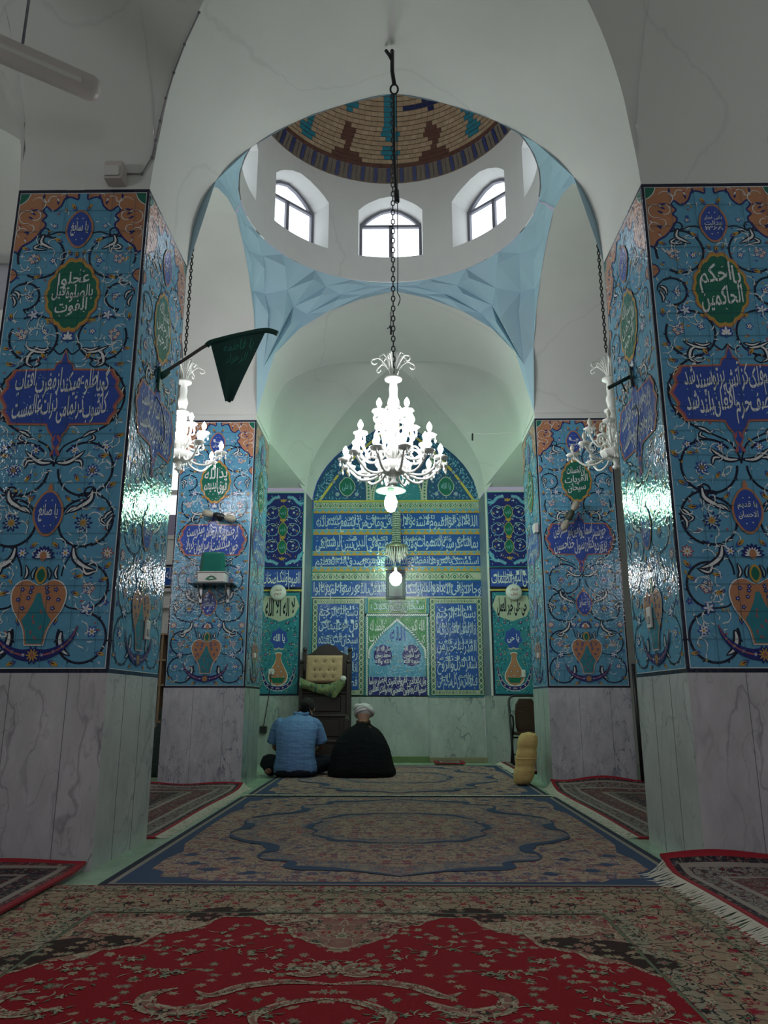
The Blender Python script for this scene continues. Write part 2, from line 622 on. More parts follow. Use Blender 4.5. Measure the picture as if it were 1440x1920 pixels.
    def build(self, name, parent, loc=(0, 0, 0), rz=0.0, su=1.0, sv=1.0, cx=0.0, eps=0.0006, mirror=False):
        mb = MB(); T = []
        for i, (V, F, m, lay) in enumerate(self.items):
            d = -(lay * eps + i * 2.5e-6)
            mb.add([(x * su, d, y * sv) for x, y in V], F, GL[m])
        o = mb.build(name, parent, loc, (0, 0, rz))
        return o


def ogive(w, h, n=10, lob=0, amp=0.0):
    """pointed oval centred on the origin"""
    P = []
    K = 4 * n
    for k in range(K):
        t = 2 * pi * k / K
        r = 1.0
        x = w * sin(t); y = h * (cos(t) if abs(cos(t)) < .72 else (abs(cos(t)) + (abs(cos(t)) - .72) * .55) * (1 if cos(t) > 0 else -1)) / 1.155
        q = 1 + (amp * abs(sin(lob * t)) if lob else 0)
        P.append((x * q, y * q))
    return P


def scaled(P, c, s, sy=None):
    sy = s if sy is None else sy
    return [(c[0] + x * s, c[1] + y * sy) for x, y in P]


def vine(a, c, r, a0, a1, w=.0145, lay=2, thorns=True, ry=None):
    P = a.arc(c, r, a0, a1, ry)
    a.stroke(P, w, 'navy', lay)
    if thorns:
        for i in range(3, len(P) - 2, 6):
            dx, dy = P[i][0] - c[0], P[i][1] - c[1]; l = hypot(dx, dy)
            a.leaf((P[i][0] + dx / l * .008, P[i][1] + dy / l * .008), atan2(dy, dx) + .7, .026, .010, 'navy', lay)


def pillar_art(T0, TG, TB, T2, seed=1):
    a = Art(); rnd = random.Random(seed)
    W2, H = .45, 3.2
    a.rect(-W2, 0, W2, H, 'navy', 0)
    a.rect(-W2 + .016, .024, W2 - .016, H - .024, 'white', 1)
    a.rect(-W2 + .021, .029, W2 - .021, H - .029, 'turq', 2)
    holes = [((0, 2.90), .11, .15), ((0, 2.41), .18, .27), ((0, 1.70), .38, .20), ((0, .945), .11, .15), ((0, .42), .17, .27), ((0, .1), .3, .09)]
    def free(x, y, pad=0.0):
        return all(((x - c[0]) / (rx + pad)) ** 2 + ((y - c[1]) / (ry + pad)) ** 2 > 1 for c, rx, ry in holes)
    for s in (1, -1):
        a.flip = s
        # terracotta spandrels at the top
        ed = [(.03, 3.168), (.035, 3.125), (.075, 3.14), (.12, 3.135), (.145, 3.075), (.195, 3.035), (.245, 3.07), (.262, 3.035), (.235, 3.00), (.26, 2.965), (.235, 2.925), (.31, 2.815), (.375, 2.77), (.40, 2.725), (.428, 2.73)]
        ed = crom(ed, 4)
        a.poly(ed + [(.428, 3.17)], 'orange', 3)
        a.stroke(ed, .012, 'indigo', 4)
        a.poly([(.43, 3.17), (.36, 3.17), (.375, 3.13), (.40, 3.10), (.43, 3.08)], 'green', 4)
        a.stroke(crom([(.36, 3.17), (.375, 3.13), (.40, 3.10), (.43, 3.08)], 4), .006, 'white', 5)
        for (cx, cy, r, b0, b1) in [(.30, 3.09, .05, 30, 290), (.37, 2.99, .05, -120, 150), (.31, 3.00, .035, 90, 330), (.39, 2.87, .035, -80, 180), (.34, 2.90, .03, 60, 300),
                                    (.20, 3.115, .035, -20, 200), (.13, 3.15, .018, 0, 200), (.25, 3.13, .025, 180, 400)]:
            a.stroke(a.arc((cx, cy), r, b0, b1), .006, 'white', 5, lambda t: .4 + .6 * sin(pi * t))
            a.leaf((cx + r * cos(radians(b1)), cy + r * sin(radians(b1))), radians(b1 + 60), .045, .014, 'indigo', 6)
        for cx, cy in [(.34, 3.05), (.41, 2.93), (.36, 2.83), (.28, 3.04), (.17, 3.14)]:
            a.disc((cx, cy), .009, 'rose', 6, 6); a.leaf((cx, cy - .02), 1.0, .03, .009, 'white', 6)
        a.poly(crom([(.428, 2.60), (.40, 2.585), (.385, 2.55), (.405, 2.52), (.428, 2.50)], 3), 'orange', 3)
        a.stroke(crom([(.428, 2.60), (.40, 2.585), (.385, 2.55), (.405, 2.52), (.428, 2.50)], 3), .008, 'indigo', 4)
        # vines
        vine(a, (.24, 2.69), .155, -20, 300)
        a.stroke(crom([(.07, 2.86), (.14, 2.875), (.22, 2.85), (.30, 2.86), (.35, 2.80)], 5), .010, 'navy', 2)
        a.stroke(a.arc((.235, 2.875), .03, -30, 230), .010, 'navy', 3)
        vine(a, (.315, 2.40), .095, 60, 270)
        a.stroke(crom([(.36, 2.49), (.40, 2.45), (.41, 2.41)], 4), .009, 'navy', 2)
        a.stroke(crom([(.315, 2.305), (.28, 2.27), (.20, 2.262)], 4), .010, 'navy', 2)
        vine(a, (.225, 2.105), .157, 60, 385)
        a.stroke(crom([(.09, 2.03), (.04, 1.99), (0, 2.03)], 4), .010, 'navy', 2)
        vine(a, (0, 1.70), .405, -62, 62, ry=.29)
        a.stroke(crom([(.19, 1.955), (.16, 1.925), (.20, 1.90), (.26, 1.92)], 4), .010, 'navy', 2)
        a.stroke(crom([(.19, 1.444), (.12, 1.41), (.05, 1.37), (.015, 1.30), (0, 1.24)], 5), .011, 'navy', 2)
        vine(a, (.20, 1.225), .17, 180, 500)
        a.stroke(a.arc((.245, 1.075), .035, 0, 300), .011, 'navy', 3)
        vine(a, (.235, .905), .165, -75, 115)
        vine(a, (.215, .885), .145, 90, 300)
        vine(a, (.27, .50), .135, -95, 120)
        a.stroke(crom([(.21, .74), (.17, .70), (.13, .62), (.12, .56)], 5), .010, 'navy', 2)
        a.stroke(crom([(.13, .44), (.17, .38), (.25, .365), (.29, .37)], 5), .010, 'navy', 2)
        vine(a, (.275, .20), .145, -200, 95)
        # islimi leaves
        for P, w in [([(.235, 2.86), (.25, 2.80), (.21, 2.77), (.16, 2.745)], .028), ([(.25, 2.79), (.29, 2.755), (.20, 2.74)], .020),
                     ([(.395, 2.44), (.36, 2.42), (.35, 2.37)], .022), ([(.40, 2.41), (.375, 2.36), (.385, 2.32)], .018),
                     ([(.12, 2.00), (.20, 2.01), (.28, 2.05)], .024), ([(.19, 2.02), (.235, 1.99), (.245, 1.93), (.20, 1.90)], .028), ([(.10, 2.035), (.16, 2.02), (.22, 2.045)], .018),
                     ([(.01, 1.265), (.08, 1.265), (.14, 1.30), (.19, 1.345)], .030), ([(.12, 1.275), (.165, 1.275), (.18, 1.225)], .022),
                     ([(.26, 1.10), (.25, 1.03), (.19, .985), (.12, .945)], .036), ([(.19, .98), (.145, .975), (.10, .935)], .022),
                     ([(.395, .96), (.36, .935), (.345, .90)], .022), ([(.40, .93), (.37, .88), (.375, .83)], .022), ([(.35, .92), (.33, .90), (.37, .87)], .015),
                     ([(.175, .745), (.19, .67), (.25, .62), (.33, .595)], .036), ([(.24, .625), (.27, .575), (.34, .60)], .024),
                     ([(.155, .24), (.15, .19), (.17, .13), (.22, .095)], .036),
                     ([(.40, 1.77), (.385, 1.73), (.40, 1.70)], .020), ([(.385, 1.62), (.36, 1.585), (.375, 1.55)], .018),
                     ([(.25, 1.475), (.20, 1.455), (.16, 1.425)], .022), ([(.22, 1.45), (.235, 1.42), (.19, 1.40)], .016)]:
            a.split(P, w)
        # bound knots of blue and white
        for c in [(.245, 2.265), (.29, .365)]:
            for q in range(5):
                a.leaf((c[0] + .018 * cos(q * 1.25), c[1] + .018 * sin(q * 1.25)), q * 1.25, .055, .024, 'cobalt', 4)
                a.leaf((c[0] + .018 * cos(q * 1.25), c[1] + .018 * sin(q * 1.25)), q * 1.25, .034, .014, 'white', 5)
        # flowers
        for c, r, n, m in [((.155, 2.66), .016, 5, 'white'), ((.285, 2.40), .018, 5, 'white'), ((.155, 2.15), .016, 5, 'white'), ((.12, 1.345), .020, 6, 'white'),
                           ((.26, 1.36), .014, 5, 'pale'), ((.32, 1.365), .017, 5, 'white'), ((.335, .235), .022, 6, 'white'), ((.40, .405), .013, 5, 'cobalt'), ((.13, .70), .022, 6, 'white'), ((.08, .105), .016, 6, 'white'),
                           ((.17, 2.92), .013, 5, 'white'), ((.14, 2.42), .012, 5, 'cobalt')]:
            a.flower(c, r * 1.3, n, m)
        for cx, cy in [(.285, 2.675), (.30, 2.13), (.29, .49)]:
            for q in range(5):
                a.flower((cx + .024 * cos(q * 1.26), cy + .024 * sin(q * 1.26)), .0155, 5, 'white', 'cobalt' if q % 2 else 'rose')
        a.flower((.245, 1.215), .036, 8, 'white', 'cobalt', 'ochre'); a.flower((.245, 1.215), .018, 6, 'ochre', 'indigo', 'green', 6)
        a.flower((.22, .885), .045, 10, 'pale', 'indigo', 'ochre'); a.flower((.22, .885), .020, 8, 'ochre', 'ochre', 'rose', 6)
        a.flower((.385, .70), .032, 8, 'white', 'rose', 'ochre')
        for c, g in [((.13, 2.81), .5), ((.05, 3.06), 1.0), ((.24, 2.545), -.4), ((.345, 2.75), .3), ((.14, 1.97), .9), ((.30, 2.00), .3), ((.13, 2.22), .6), ((.385, 2.03), 0), ((.39, 2.25), 1.6),
                     ((.15, 1.17), -1.0), ((.11, 1.04), -.8), ((.30, 1.31), .1), ((.37, 1.12), .6), ((.32, .97), .1), ((.07, .745), 2.4), ((.22, .56), .2), ((.37, .54), .4), ((.39, .62), .8), ((.11, .30), 1.5), ((.21, .46), -.3),
                     ((.39, .11), -.2), ((.40, 1.30), .8), ((.39, 1.44), .3), ((.12, .055), -.4), ((.35, 1.92), .2)]:
            a.blossom(c, g, rnd.uniform(.95, 1.25))
        # tendrils and small white leaves
        for _ in range(330):
            x = rnd.uniform(.015, .415); y = rnd.uniform(.05, 3.05)
            if not free(x, y, .01) or (y > 2.75 and x > .25): continue
            g = rnd.uniform(0, 2 * pi); l = rnd.uniform(.02, .05)
            k = rnd.random()
            if k < .70:
                a.leaf((x, y), g, l, .008, 'pale' if rnd.random() < .45 else 'white', 2, rnd.uniform(-.15, .15))
            elif k < .85:
                a.leaf((x, y), g, l * .7, .012, 'ochre', 2)
            else:
                a.leaf((x, y), g, l * .6, .012, 'rose' if k < .92 else 'cobalt', 2)
        for _ in range(90):
            x = rnd.uniform(.06, .38); y = rnd.uniform(.1, 2.8); g = rnd.uniform(0, 6.3); l = .05
            P = [(x + l * t * cos(g + t), y + l * t * sin(g + t)) for t in (0, .4, .8, 1.2, 1.6)]
            if all(free(p[0], p[1]) and abs(p[0]) < .42 for p in P):
                a.stroke(P, .0045, 'white', 2)
                for kk in (1, 3):
                    a.leaf(P[kk], g + kk * .4 + .9, .024, .008, 'white', 2)
    a.flip = 1
    # small blue cartouches
    for cy, tx in ((2.895, T0), (.945, T2)):
        a.poly(scaled(ogive(.095, .145, 8), (0, cy), 1), 'orange', 6)
        a.poly(scaled(ogive(.082, .130, 8), (0, cy), 1), 'cobalt', 7)
        n = len(tx)
        for i, t in enumerate(tx):
            hh = .115 / n; y = cy + .055 - (i + 1) * hh
            a.text(t, -.058, y + .006, .060, y + hh * 1.02, 'white', 9, .012)
        for q in range(8):
            a.disc((.05 * cos(q * .8 + .4), cy + .085 * sin(q * .8 + .4)), .0045, 'white', 8, 6)
    # green cartouche
    P = ogive(.165, .245, 14, 7, .07)
    a.poly(scaled(P, (0, 2.41), 1.06), 'orange', 5); a.poly(scaled(P, (0, 2.41), 1.02), 'ochre', 6); a.poly(scaled(P, (0, 2.41), .94), 'green', 7)
    n = len(TG)
    for i, t in enumerate(TG):
        hh = .30 / n; y = 2.41 + .155 - (i + 1) * hh
        ww = .135 if n < 3 or i == 1 else .105
        a.words(t.split(), -ww, ww, y + hh * .30, hh * 1.2, 'white', 9, .012, .06, .12, .08)
    for q in range(14):
        a.leaf((rnd.uniform(-.09, .09), 2.41 + rnd.uniform(-.19, .19)), rnd.uniform(0, 3), .018, .006, 'white', 8)
    for q in (1, -1):
        a.blossom((q * .045, 2.715), 1.2 * q + (0 if q > 0 else pi), .8, 5); a.blossom((0, 2.70), pi / 2, 1.0, 5)
    # palmette between the vines
    for ang, l in ((90, .11), (50, .07), (130, .07), (15, .05), (165, .05)):
        a.leaf((.022 * cos(radians(ang)), 2.09 + .03 * sin(radians(ang))), radians(ang), l, .038, 'cobalt', 4)
        a.leaf((.020 * cos(radians(ang)), 2.09 + .03 * sin(radians(ang))), radians(ang), l * .6, .018, 'white', 5)
    # big blue cartouche with the verse
    half = [(0, 2.00), (.012, 1.965), (.02, 1.93), (.05, 1.91), (.06, 1.875), (.30, 1.87), (.315, 1.835), (.345, 1.80), (.335, 1.765), (.375, 1.70), (.335, 1.635), (.345, 1.60), (.315, 1.565), (.30, 1.525), (.07, 1.52), (.055, 1.48), (.03, 1.45), (.02, 1.39), (0, 1.36)]
    full = half + [(-x, y) for x, y in reversed(half[1:-1])]
    a.poly(scaled([(x, y - 1.69) for x, y in full], (0, 1.69), 1.075, 1.08), 'orange', 5)
    a.poly(scaled([(x, y - 1.69) for x, y in full], (0, 1.69), 1.045, 1.045), 'rose', 5)
    a.poly(full, 'cobalt', 6)
    rows = len(TB)
    for i, t in enumerate(TB):
        hh = .335 / rows
        y = 1.695 + .1675 - (i + 1) * hh
        a.nast(t, -.30, y + .010, .30, y + hh * 1.0)
    for q in range(46):
        x = rnd.uniform(-.32, .32); y = 1.695 + rnd.uniform(-.15, .15)
        a.leaf((x, y), rnd.uniform(0, 3), .014, .006, 'pale', 7)
    for cy, g in ((1.42, 1), (1.33, 1)):
        for q in (-1, 0, 1):
            a.leaf((q * .016, cy), pi / 2 + q * .5, .06, .022, 'rose' if q else 'cobalt', 6)
    # palmette over the vase
    for k in range(9):
        ang = radians(k * 22.5)
        a.leaf((.035 * cos(ang), .675 + .035 * sin(ang)), ang, .075, .026, 'indigo', 4)
        a.leaf((.030 * cos(ang), .675 + .030 * sin(ang)), ang, .040, .012, 'white', 5)
    a.disc((0, .68), .022, 'orange', 6, 10, .03)
    a.leaf((0, 1.10), pi / 2, .07, .03, 'orange', 6)
    # vase
    vh = [(0, .50), (.035, .515), (.075, .535), (.125, .52), (.155, .48), (.16, .43), (.14, .36), (.10, .30), (.07, .24), (.055, .16)]
    vf = crom(vh, 4); vf = vf + [(-x, y) for x, y in reversed(vf[1:])]
    a.poly(scaled([(x, y - .35) for x, y in vf], (0, .35), 1.05, 1.03), 'white', 6); a.poly(vf, 'orange', 7)
    a.poly([(-.012, .46), (.012, .46), (.03, .40), (.06, .34), (.088, .30), (.06, .24), (.045, .165), (-.045, .165), (-.06, .24), (-.088, .30), (-.06, .34), (-.03, .40)], 'turq2', 8)
    for x, y in ((.045, .49), (.10, .48), (.06, .43), (.12, .42), (.09, .37), (.05, .465)):
        for s in (1, -1):
            a.flower((x * s, y), .012, 5, 'cobalt', 'indigo', 'white', 8)
    for k in range(6):
        a.leaf((rnd.uniform(-.03, .03), .20 + k * .03), rnd.uniform(0, 3), .03, .012, 'rose', 9)
    # neck flowers of the vase
    for s in (1, -1):
        a.split([(s * .10, .54), (s * .085, .58), (s * .10, .63)], .018, 6); a.split([(s * .05, .54), (s * .05, .58), (s * .03, .62)], .018, 6, 'pale')
    a.poly(scaled(ogive(.035, .055, 6), (0, .565), 1), 'ochre', 7); a.poly(scaled(ogive(.024, .040, 6), (0, .565), 1), 'green', 8)
    # crescent garland under the vase
    for s in (1, -1):
        P = crom([(0, .10), (s * .08, .105), (s * .16, .14), (s * .22, .20), (s * .25, .27)], 6)
        a.stroke(P, .075, 'indigo', 6, lambda t: max(.1, 1 - t * .9)); a.stroke(P, .012, 'rose', 7, lambda t: 1 - t * .6)
        for t in (4, 9, 13, 17):
            a.flower(P[t], .011, 6, 'ochre' if t % 2 else 'white', 'cobalt', 'rose', 8)
    a.flower((0, .10), .042, 10, 'ochre', 'indigo', 'white', 8); a.disc((0, .10), .012, 'rose', 11, 8)
    a.grid(-.425, .03, .425, 3.17, .158, 'grout', .0024, 12)
    return a


# ================================================================== THE ROOM
PW = 0.90                 # pillar size
XI = 1.67                 # inner face of the pillars (left and right)
XO = XI + PW
YA, YB = 4.46, 5.41       # front pair
YC, YD = 8.56, 9.47       # back pair
YQ = 11.8                 # qibla wall
ZM, ZT = 1.06, 4.26       # top of marble, top of tiles
PROF = crom([(1.0, 0.0), (0.992, 0.20), (0.975, 0.42), (0.925, 0.68), (0.82, 0.95), (0.665, 1.19), (0.47, 1.39), (0.265, 1.53), (0.10, 1.61), (0.0, 1.64)], 4)


def front_lean(z):
    return 0.0 if z < 4.62 else -0.46 * ((z - 4.62) / 0.75) ** 1.7


# floor
mb = MB()
mb.add([(-9, -5, 0), (9, -5, 0), (9, 13, 0), (-9, 13, 0)], [(0, 1, 2, 3)], M['floor'])
struct(mb.build('floor'))


def arcade_x(name, yf, yb, ztop, lean=None, faces='fb', ZT=ZT):
    """wall along X with three arches, between y = yf and y = yb"""
    mb = MB(); pl = M['plaster']
    for cx, hs, side in ((0, XI, 1), (-XO - XI, XI, 1), (XO + XI, XI, 1)):
        R = [(cx + hs * p[0], ZT + p[1]) for p in PROF] + [(cx - hs * p[0], ZT + p[1]) for p in reversed(PROF[:-1])]
        lf = (lambda z: yf + (lean(z) if lean else 0))
        # soffit
        V = [(x, lf(z), z) for x, z in R] + [(x, (lf(z) + yb) / 2, z) for x, z in R] + [(x, yb, z) for x, z in R]
        n = len(R); F = []
        for k in range(2):
            F += [(k * n + i, k * n + i + 1, (k + 1) * n + i + 1, (k + 1) * n + i) for i in range(n - 1)]
        mb.add(V, F, pl, True)
        # faces above the arch
        K = 9
        for who in faces:
            V = []; F = []
            for j in range(K + 1):
                for x, z in R:
                    zz = z + (ztop - z) * j / K
                    V.append((x, lf(zz) if who == 'f' else yb, zz))
            for j in range(K):
                F += [(j * n + i, j * n + i + 1, (j + 1) * n + i + 1, (j + 1) * n + i) for i in range(n - 1)]
            mb.add(V, F, pl, True)
    # piers above the pillars
    for x0, x1 in ((-XO, -XI), (XI, XO), (-XO - 2 * XI - PW, -XO - 2 * XI), (XO + 2 * XI, XO + 2 * XI + PW)):
        K = 12
        V = []; F = []
        for j in range(K + 1):
            z = ZT + (ztop - ZT) * j / K
            y = yf + (lean(z) if lean else 0)
            V += [(x0, y, z), (x1, y, z)]
        F = [(2 * j, 2 * j + 1, 2 * j + 3, 2 * j + 2) for j in range(K)]
        mb.add(V, F, pl, True)
        if 'b' in faces:
            mb.add([(x0, yb, ZT), (x1, yb, ZT), (x1, yb, ztop), (x0, yb, ztop)], [(0, 1, 2, 3)], pl)
    return struct(mb.build(name))


def arcade_y(name, x0, x1, spans, ztop, inner=True):
    """wall along Y with arches over the given spans"""
    mb = MB(); pl = M['plaster']
    for (ya, yb) in spans:
        cy, hs = (ya + yb) / 2, (yb - ya) / 2
        R = [(cy + hs * p[0], ZT + p[1]) for p in PROF] + [(cy - hs * p[0], ZT + p[1]) for p in reversed(PROF[:-1])]
        n = len(R)
        V = [(x0, y, z) for y, z in R] + [(x1, y, z) for y, z in R]
        mb.add(V, [(i, i + 1, n + i + 1, n + i) for i in range(n - 1)], pl, True)
        for x in ((x0, x1) if inner else (x0 if abs(x0) > abs(x1) else x1,)):
            V = [(x, y, z) for y, z in R] + [(x, y, ztop) for y, z in R]
            mb.add(V, [(i, i + 1, n + i + 1, n + i) for i in range(n - 1)], pl)
    return struct(mb.build(name))


arcade_x('wall_front_arcade', YA, YB, 6.3, front_lean, 'f', 4.297)
arcade_x('wall_back_arcade', YC, YD, 7.0, None, 'b')
arcade_y('wall_left_arcade', -XO, -XI, [(YB, YC)], 7.0, False)
arcade_y('wall_right_arcade', XI, XO, [(YB, YC)], 7.0, False)

# ceilings of the neighbouring bays
mb = MB(); pl = M['plaster']
for a, b in (((-9, -5, 6.0), (9, 4.0, 6.05)), ((-9, 4.0, 6.35), (-XO, YC, 6.4)), ((XO, 4.0, 6.35), (9, YC, 6.4)), ((-9, YD - .05, 6.9), (9, 13, 6.95))):
    mb.box(a, b, pl)
struct(mb.build('ceiling'))
mb = MB()
for x0, x1 in ((-9.1, -9.0), (9.0, 9.1)):
    mb.box((x0, -5, 0), (x1, 13, 7.0), pl)
struct(mb.build('wall_left'))
for n_ in ('wall_back',):
    mb = MB()
    mb.box((-9, -5.1, 0), (-5.2, -5, 6.0), pl); mb.box((-2.8, -5.1, 0), (2.8, -5, 6.0), pl); mb.box((5.2, -5.1, 0), (9, -5, 6.0), pl)
    mb.box((-5.2, -5.1, 4.4), (-2.8, -5, 6.0), pl); mb.box((2.8, -5.1, 4.4), (5.2, -5, 6.0), pl)
    struct(mb.build(n_))

# ------------------------------------------------------------------ pendentives: folded pale blue net between arches and ring
CX, CY, RR, ZR = -0.05, 6.985, 1.575, 6.02
mb = MB(); bp = M['blue_plaster']


def bay_edge(q, t):
    """q = side 0..3 (right, far, left, near); t in -1..1 along that side, on the arch edge"""
    s = abs(t); zs = None
    for a_, b_ in zip(PROF, PROF[1:]):
        if b_[0] <= s <= a_[0]:
            f = (a_[0] - s) / max(1e-9, a_[0] - b_[0]); zs = a_[1] + (b_[1] - a_[1]) * f
            break
    if zs is None: zs = 0.0 if s > .5 else 1.64
    hy = (YC - YB) / 2; my = (YB + YC) / 2
    if q == 0: return Vector((XI, my + hy * t, ZT + zs))
    if q == 1: return Vector((-XI * t, YC, ZT + zs))
    if q == 2: return Vector((-XI, my - hy * t, ZT + zs))
    return Vector((XI * t, YB, ZT + zs + .037))


NS = 5
for q in range(4):
    # corner between side q (t from 0 to 1) and side q+1 (t from -1 to 0)
    low = [bay_edge(q, 1 - (1 - i / NS) ** 1.35 if i < NS else 1) for i in range(NS + 1)] + [bay_edge((q + 1) % 4, -(1 - (i / NS) ** 1.35)) for i in range(1, NS + 1)]
    n = len(low)
    ang0 = q * 90
    ringp = []
    for i in range(n):
        th = radians(ang0 + 90 * i / (n - 1))
        ringp.append(Vector((CX + RR * cos(th), CY + RR * sin(th), ZR)))
    rows = [low]
    levels = (0.34, 0.62, 0.84)
    cen = Vector((0, CY, 5.0))
    for li, s in enumerate(levels):
        r = []
        for i in range(n):
            p = low[i].lerp(ringp[i], s)
            if q >= 2:
                h_ = low[i].lerp(ringp[i], s ** 2.4); p = Vector((h_.x, h_.y, p.z))
            span = (ringp[i] - low[i]).length
            out = Vector((p.x - CX, p.y - CY, 0)).normalized()
            d = 0.10 * min(1.0, (span / 1.1) ** 1.3)
            k = (i + li) % 2
            amt = (-1.9 * d if q < 2 else .02) if k == 0 else 0
            sag = (0.16 if q < 2 else .03) * sin(pi * s) * min(1.0, span / 1.2)
            p = p + out * (amt + sag) + Vector((0, 0, 0.0))
            r.append(p)
        rows.append(r)
    rows.append(ringp)
    V = [p for r in rows for p in r]; F = []
    for j in range(len(rows) - 1):
        for i in range(0, n - 1):
            a0, a1, b0, b1 = j * n + i, j * n + i + 1, (j + 1) * n + i, (j + 1) * n + i + 1
            if (i + j) % 2 == 0:
                F += [(a0, a1, b1), (a0, b1, b0)]
            else:
                F += [(a0, a1, b0), (a1, b1, b0)]
    mb.add(V, F, bp, False)
struct(mb.build('ceiling_pendentives'))
# plain fill behind the net closes the bay
mb = MB()
mb.box((-XO, YB - .9, 9.5), (XO, YC + .9, 9.55), pl)
mb.box((-XO, 3.6, 6.25), (XO, YB + .25, 6.3), pl)
struct(mb.build('ceiling_backing'))

# ------------------------------------------------------------------ drum with eight windows
Z0, Z1 = ZR, 7.47
RD = 1.56
WH = radians(15.2); WB, WS, WA = 6.37, 7.02, 7.26       # half angle, sill, spring, crown
mb = MB(); V = []; F = []
DEP = .38


def wtop(d):
    s = abs(d) / WH
    pts = [(0, WA), (.35, WA - .035), (.7, WA - .12), (.93, WA - .20), (1.0, WS)]
    for (a_, za), (b_, zb) in zip(pts, pts[1:]):
        if a_ <= s <= b_: return za + (zb - za) * (s - a_) / (b_ - a_)
    return WS


for k in range(8):
    c0 = radians(90 + 45 * k)
    def P(th, r, z): return (CX + r * cos(th), CY + r * sin(th), z)
    # pier
    t0, t1 = c0 + WH, c0 + radians(45) - WH
    K = 4
    for i in range(K):
        a_, b_ = t0 + (t1 - t0) * i / K, t0 + (t1 - t0) * (i + 1) / K
        mb.add([P(a_, RD, Z0), P(b_, RD, Z0), P(b_, RD, Z1), P(a_, RD, Z1)], [(0, 1, 2, 3)], pl, True)
    # at the window
    K = 12
    ds = [-WH + 2 * WH * i / K for i in range(K + 1)]
    for a_, b_ in zip(ds, ds[1:]):
        A, B = c0 + a_, c0 + b_
        mb.add([P(A, RD, Z0), P(B, RD, Z0), P(B, RD, WB), P(A, RD, WB)], [(0, 1, 2, 3)], pl, True)
        mb.add([P(A, RD, wtop(a_)), P(B, RD, wtop(b_)), P(B, RD, Z1), P(A, RD, Z1)], [(0, 1, 2, 3)], pl, True)
        # reveals keep a constant width, sloping sill
        def Q(d, z):
            x = RD * sin(d); dd = RD * cos(WH) + DEP
            ca, sa = cos(c0), sin(c0)
            return (CX + dd * ca - x * sa, CY + dd * sa + x * ca, z)
        mb.add([P(A, RD, WB), P(B, RD, WB), Q(b_, WB + .02), Q(a_, WB + .02)], [(0, 1, 2, 3)], pl)
        mb.add([P(A, RD, wtop(a_)), P(B, RD, wtop(b_)), Q(b_, wtop(b_)), Q(a_, wtop(a_))], [(0, 1, 2, 3)], pl, True)
    for d in (-WH, WH):
        mb.add([P(c0 + d, RD, WB), P(c0 + d, RD, WS), Q(d, WS), Q(d, WB + .02)], [(0, 1, 2, 3)], pl)
struct(mb.build('wall_drum'))

# window frames and frosted panes
m, nt, b = newmat('frosted_pane')
co = coord(nt)
st = noise(nt, co, 3.0, 4, .6)
mp = N(nt, 'Mapping'); L(nt, co, mp.inputs[0]); mp.inputs['Scale'].default_value = (14, 14, 1.2)
st2 = noise(nt, mp.outputs[0], 3.0, 3, .6)
f = ramp(nt, st2.outputs[0], [(0.25, 0.55), (0.42, 0.95), (0.7, 1.0)])
c = mix_c(nt, f, (0.45, 0.50, 0.60), (0.86, 0.93, 1.0))
L(nt, c, b.inputs['Emission Color']); b.inputs['Emission Strength'].default_value = 2.2
b.inputs['Base Color'].default_value = (.5, .55, .6, 1); b.inputs['Roughness'].default_value = .3
M['pane'] = m
DD = RD * cos(WH) + DEP - .03


def win_outline(hw, zb, drop=0.0):
    pts = [(-hw, zb)]
    for i in range(13):
        d = -WH + 2 * WH * i / 12
        pts.append((d / WH * hw, wtop(d) - drop))
    pts.append((hw, zb))
    return pts


HW = RD * sin(WH)
for k in range(8):
    c0 = 90 + 45 * k
    wn = MB(); fr = M['frame']
    O = win_outline(HW, WB + .02); I = win_outline(HW - .035, WB + .045, .035)
    for y0, y1 in ((0, -.045),):
        V = [(x, y0, z) for x, z in O] + [(x, y0, z) for x, z in I] + [(x, y1, z) for x, z in O] + [(x, y1, z) for x, z in I]
        n = len(O); F = []
        for i in range(n):
            j = (i + 1) % n
            F += [(2 * n + i, 2 * n + j, 3 * n + j, 3 * n + i), (n + i, 3 * n + i, 3 * n + j, n + j)]
        wn.add(V, F, fr)
    wn.box((-HW + .03, -.04, WS - .04), (HW - .03, 0, WS - .005), fr)
    wn.box((-.022, -.04, WB + .04), (.022, 0, WS - .02), fr)
    loc = (CX + DD * cos(radians(c0)), CY + DD * sin(radians(c0)), 0)
    o = struct(wn.build('window_%d' % (k + 1), None, loc, (0, 0, radians(c0 - 90))))
    pn = MB()
    pn.poly = None
    P = win_outline(HW - .02, WB + .03, .02)
    pn.add([(x, .012, z) for x, z in P], [tuple(range(len(P)))], M['pane'])
    pn.build('window_pane', o)

# ------------------------------------------------------------------ brick dome
def brickmat(name, col, rough=.75):
    return basic(name, col, rough, var=.28, scale=9, bmp=.25, bdist=.01)


BR = dict(sand=brickmat('sand_brick', (0.42, 0.30, 0.19)), sand2=brickmat('pale_brick', (0.46, 0.34, 0.22)), teal=brickmat('turquoise_brick', (0.02, 0.22, 0.30), .3), brown=brickmat('brown_brick', (0.12, 0.05, 0.035)),
          blue=brickmat('dark_blue_brick', (0.01, 0.02, 0.10), .35), grey=brickmat('grey_brick', (0.13, 0.11, 0.09)), mortar=brickmat('mortar', (0.20, 0.145, 0.10), .9))
mb = MB()
DZ = 7.60; RDm = 1.49
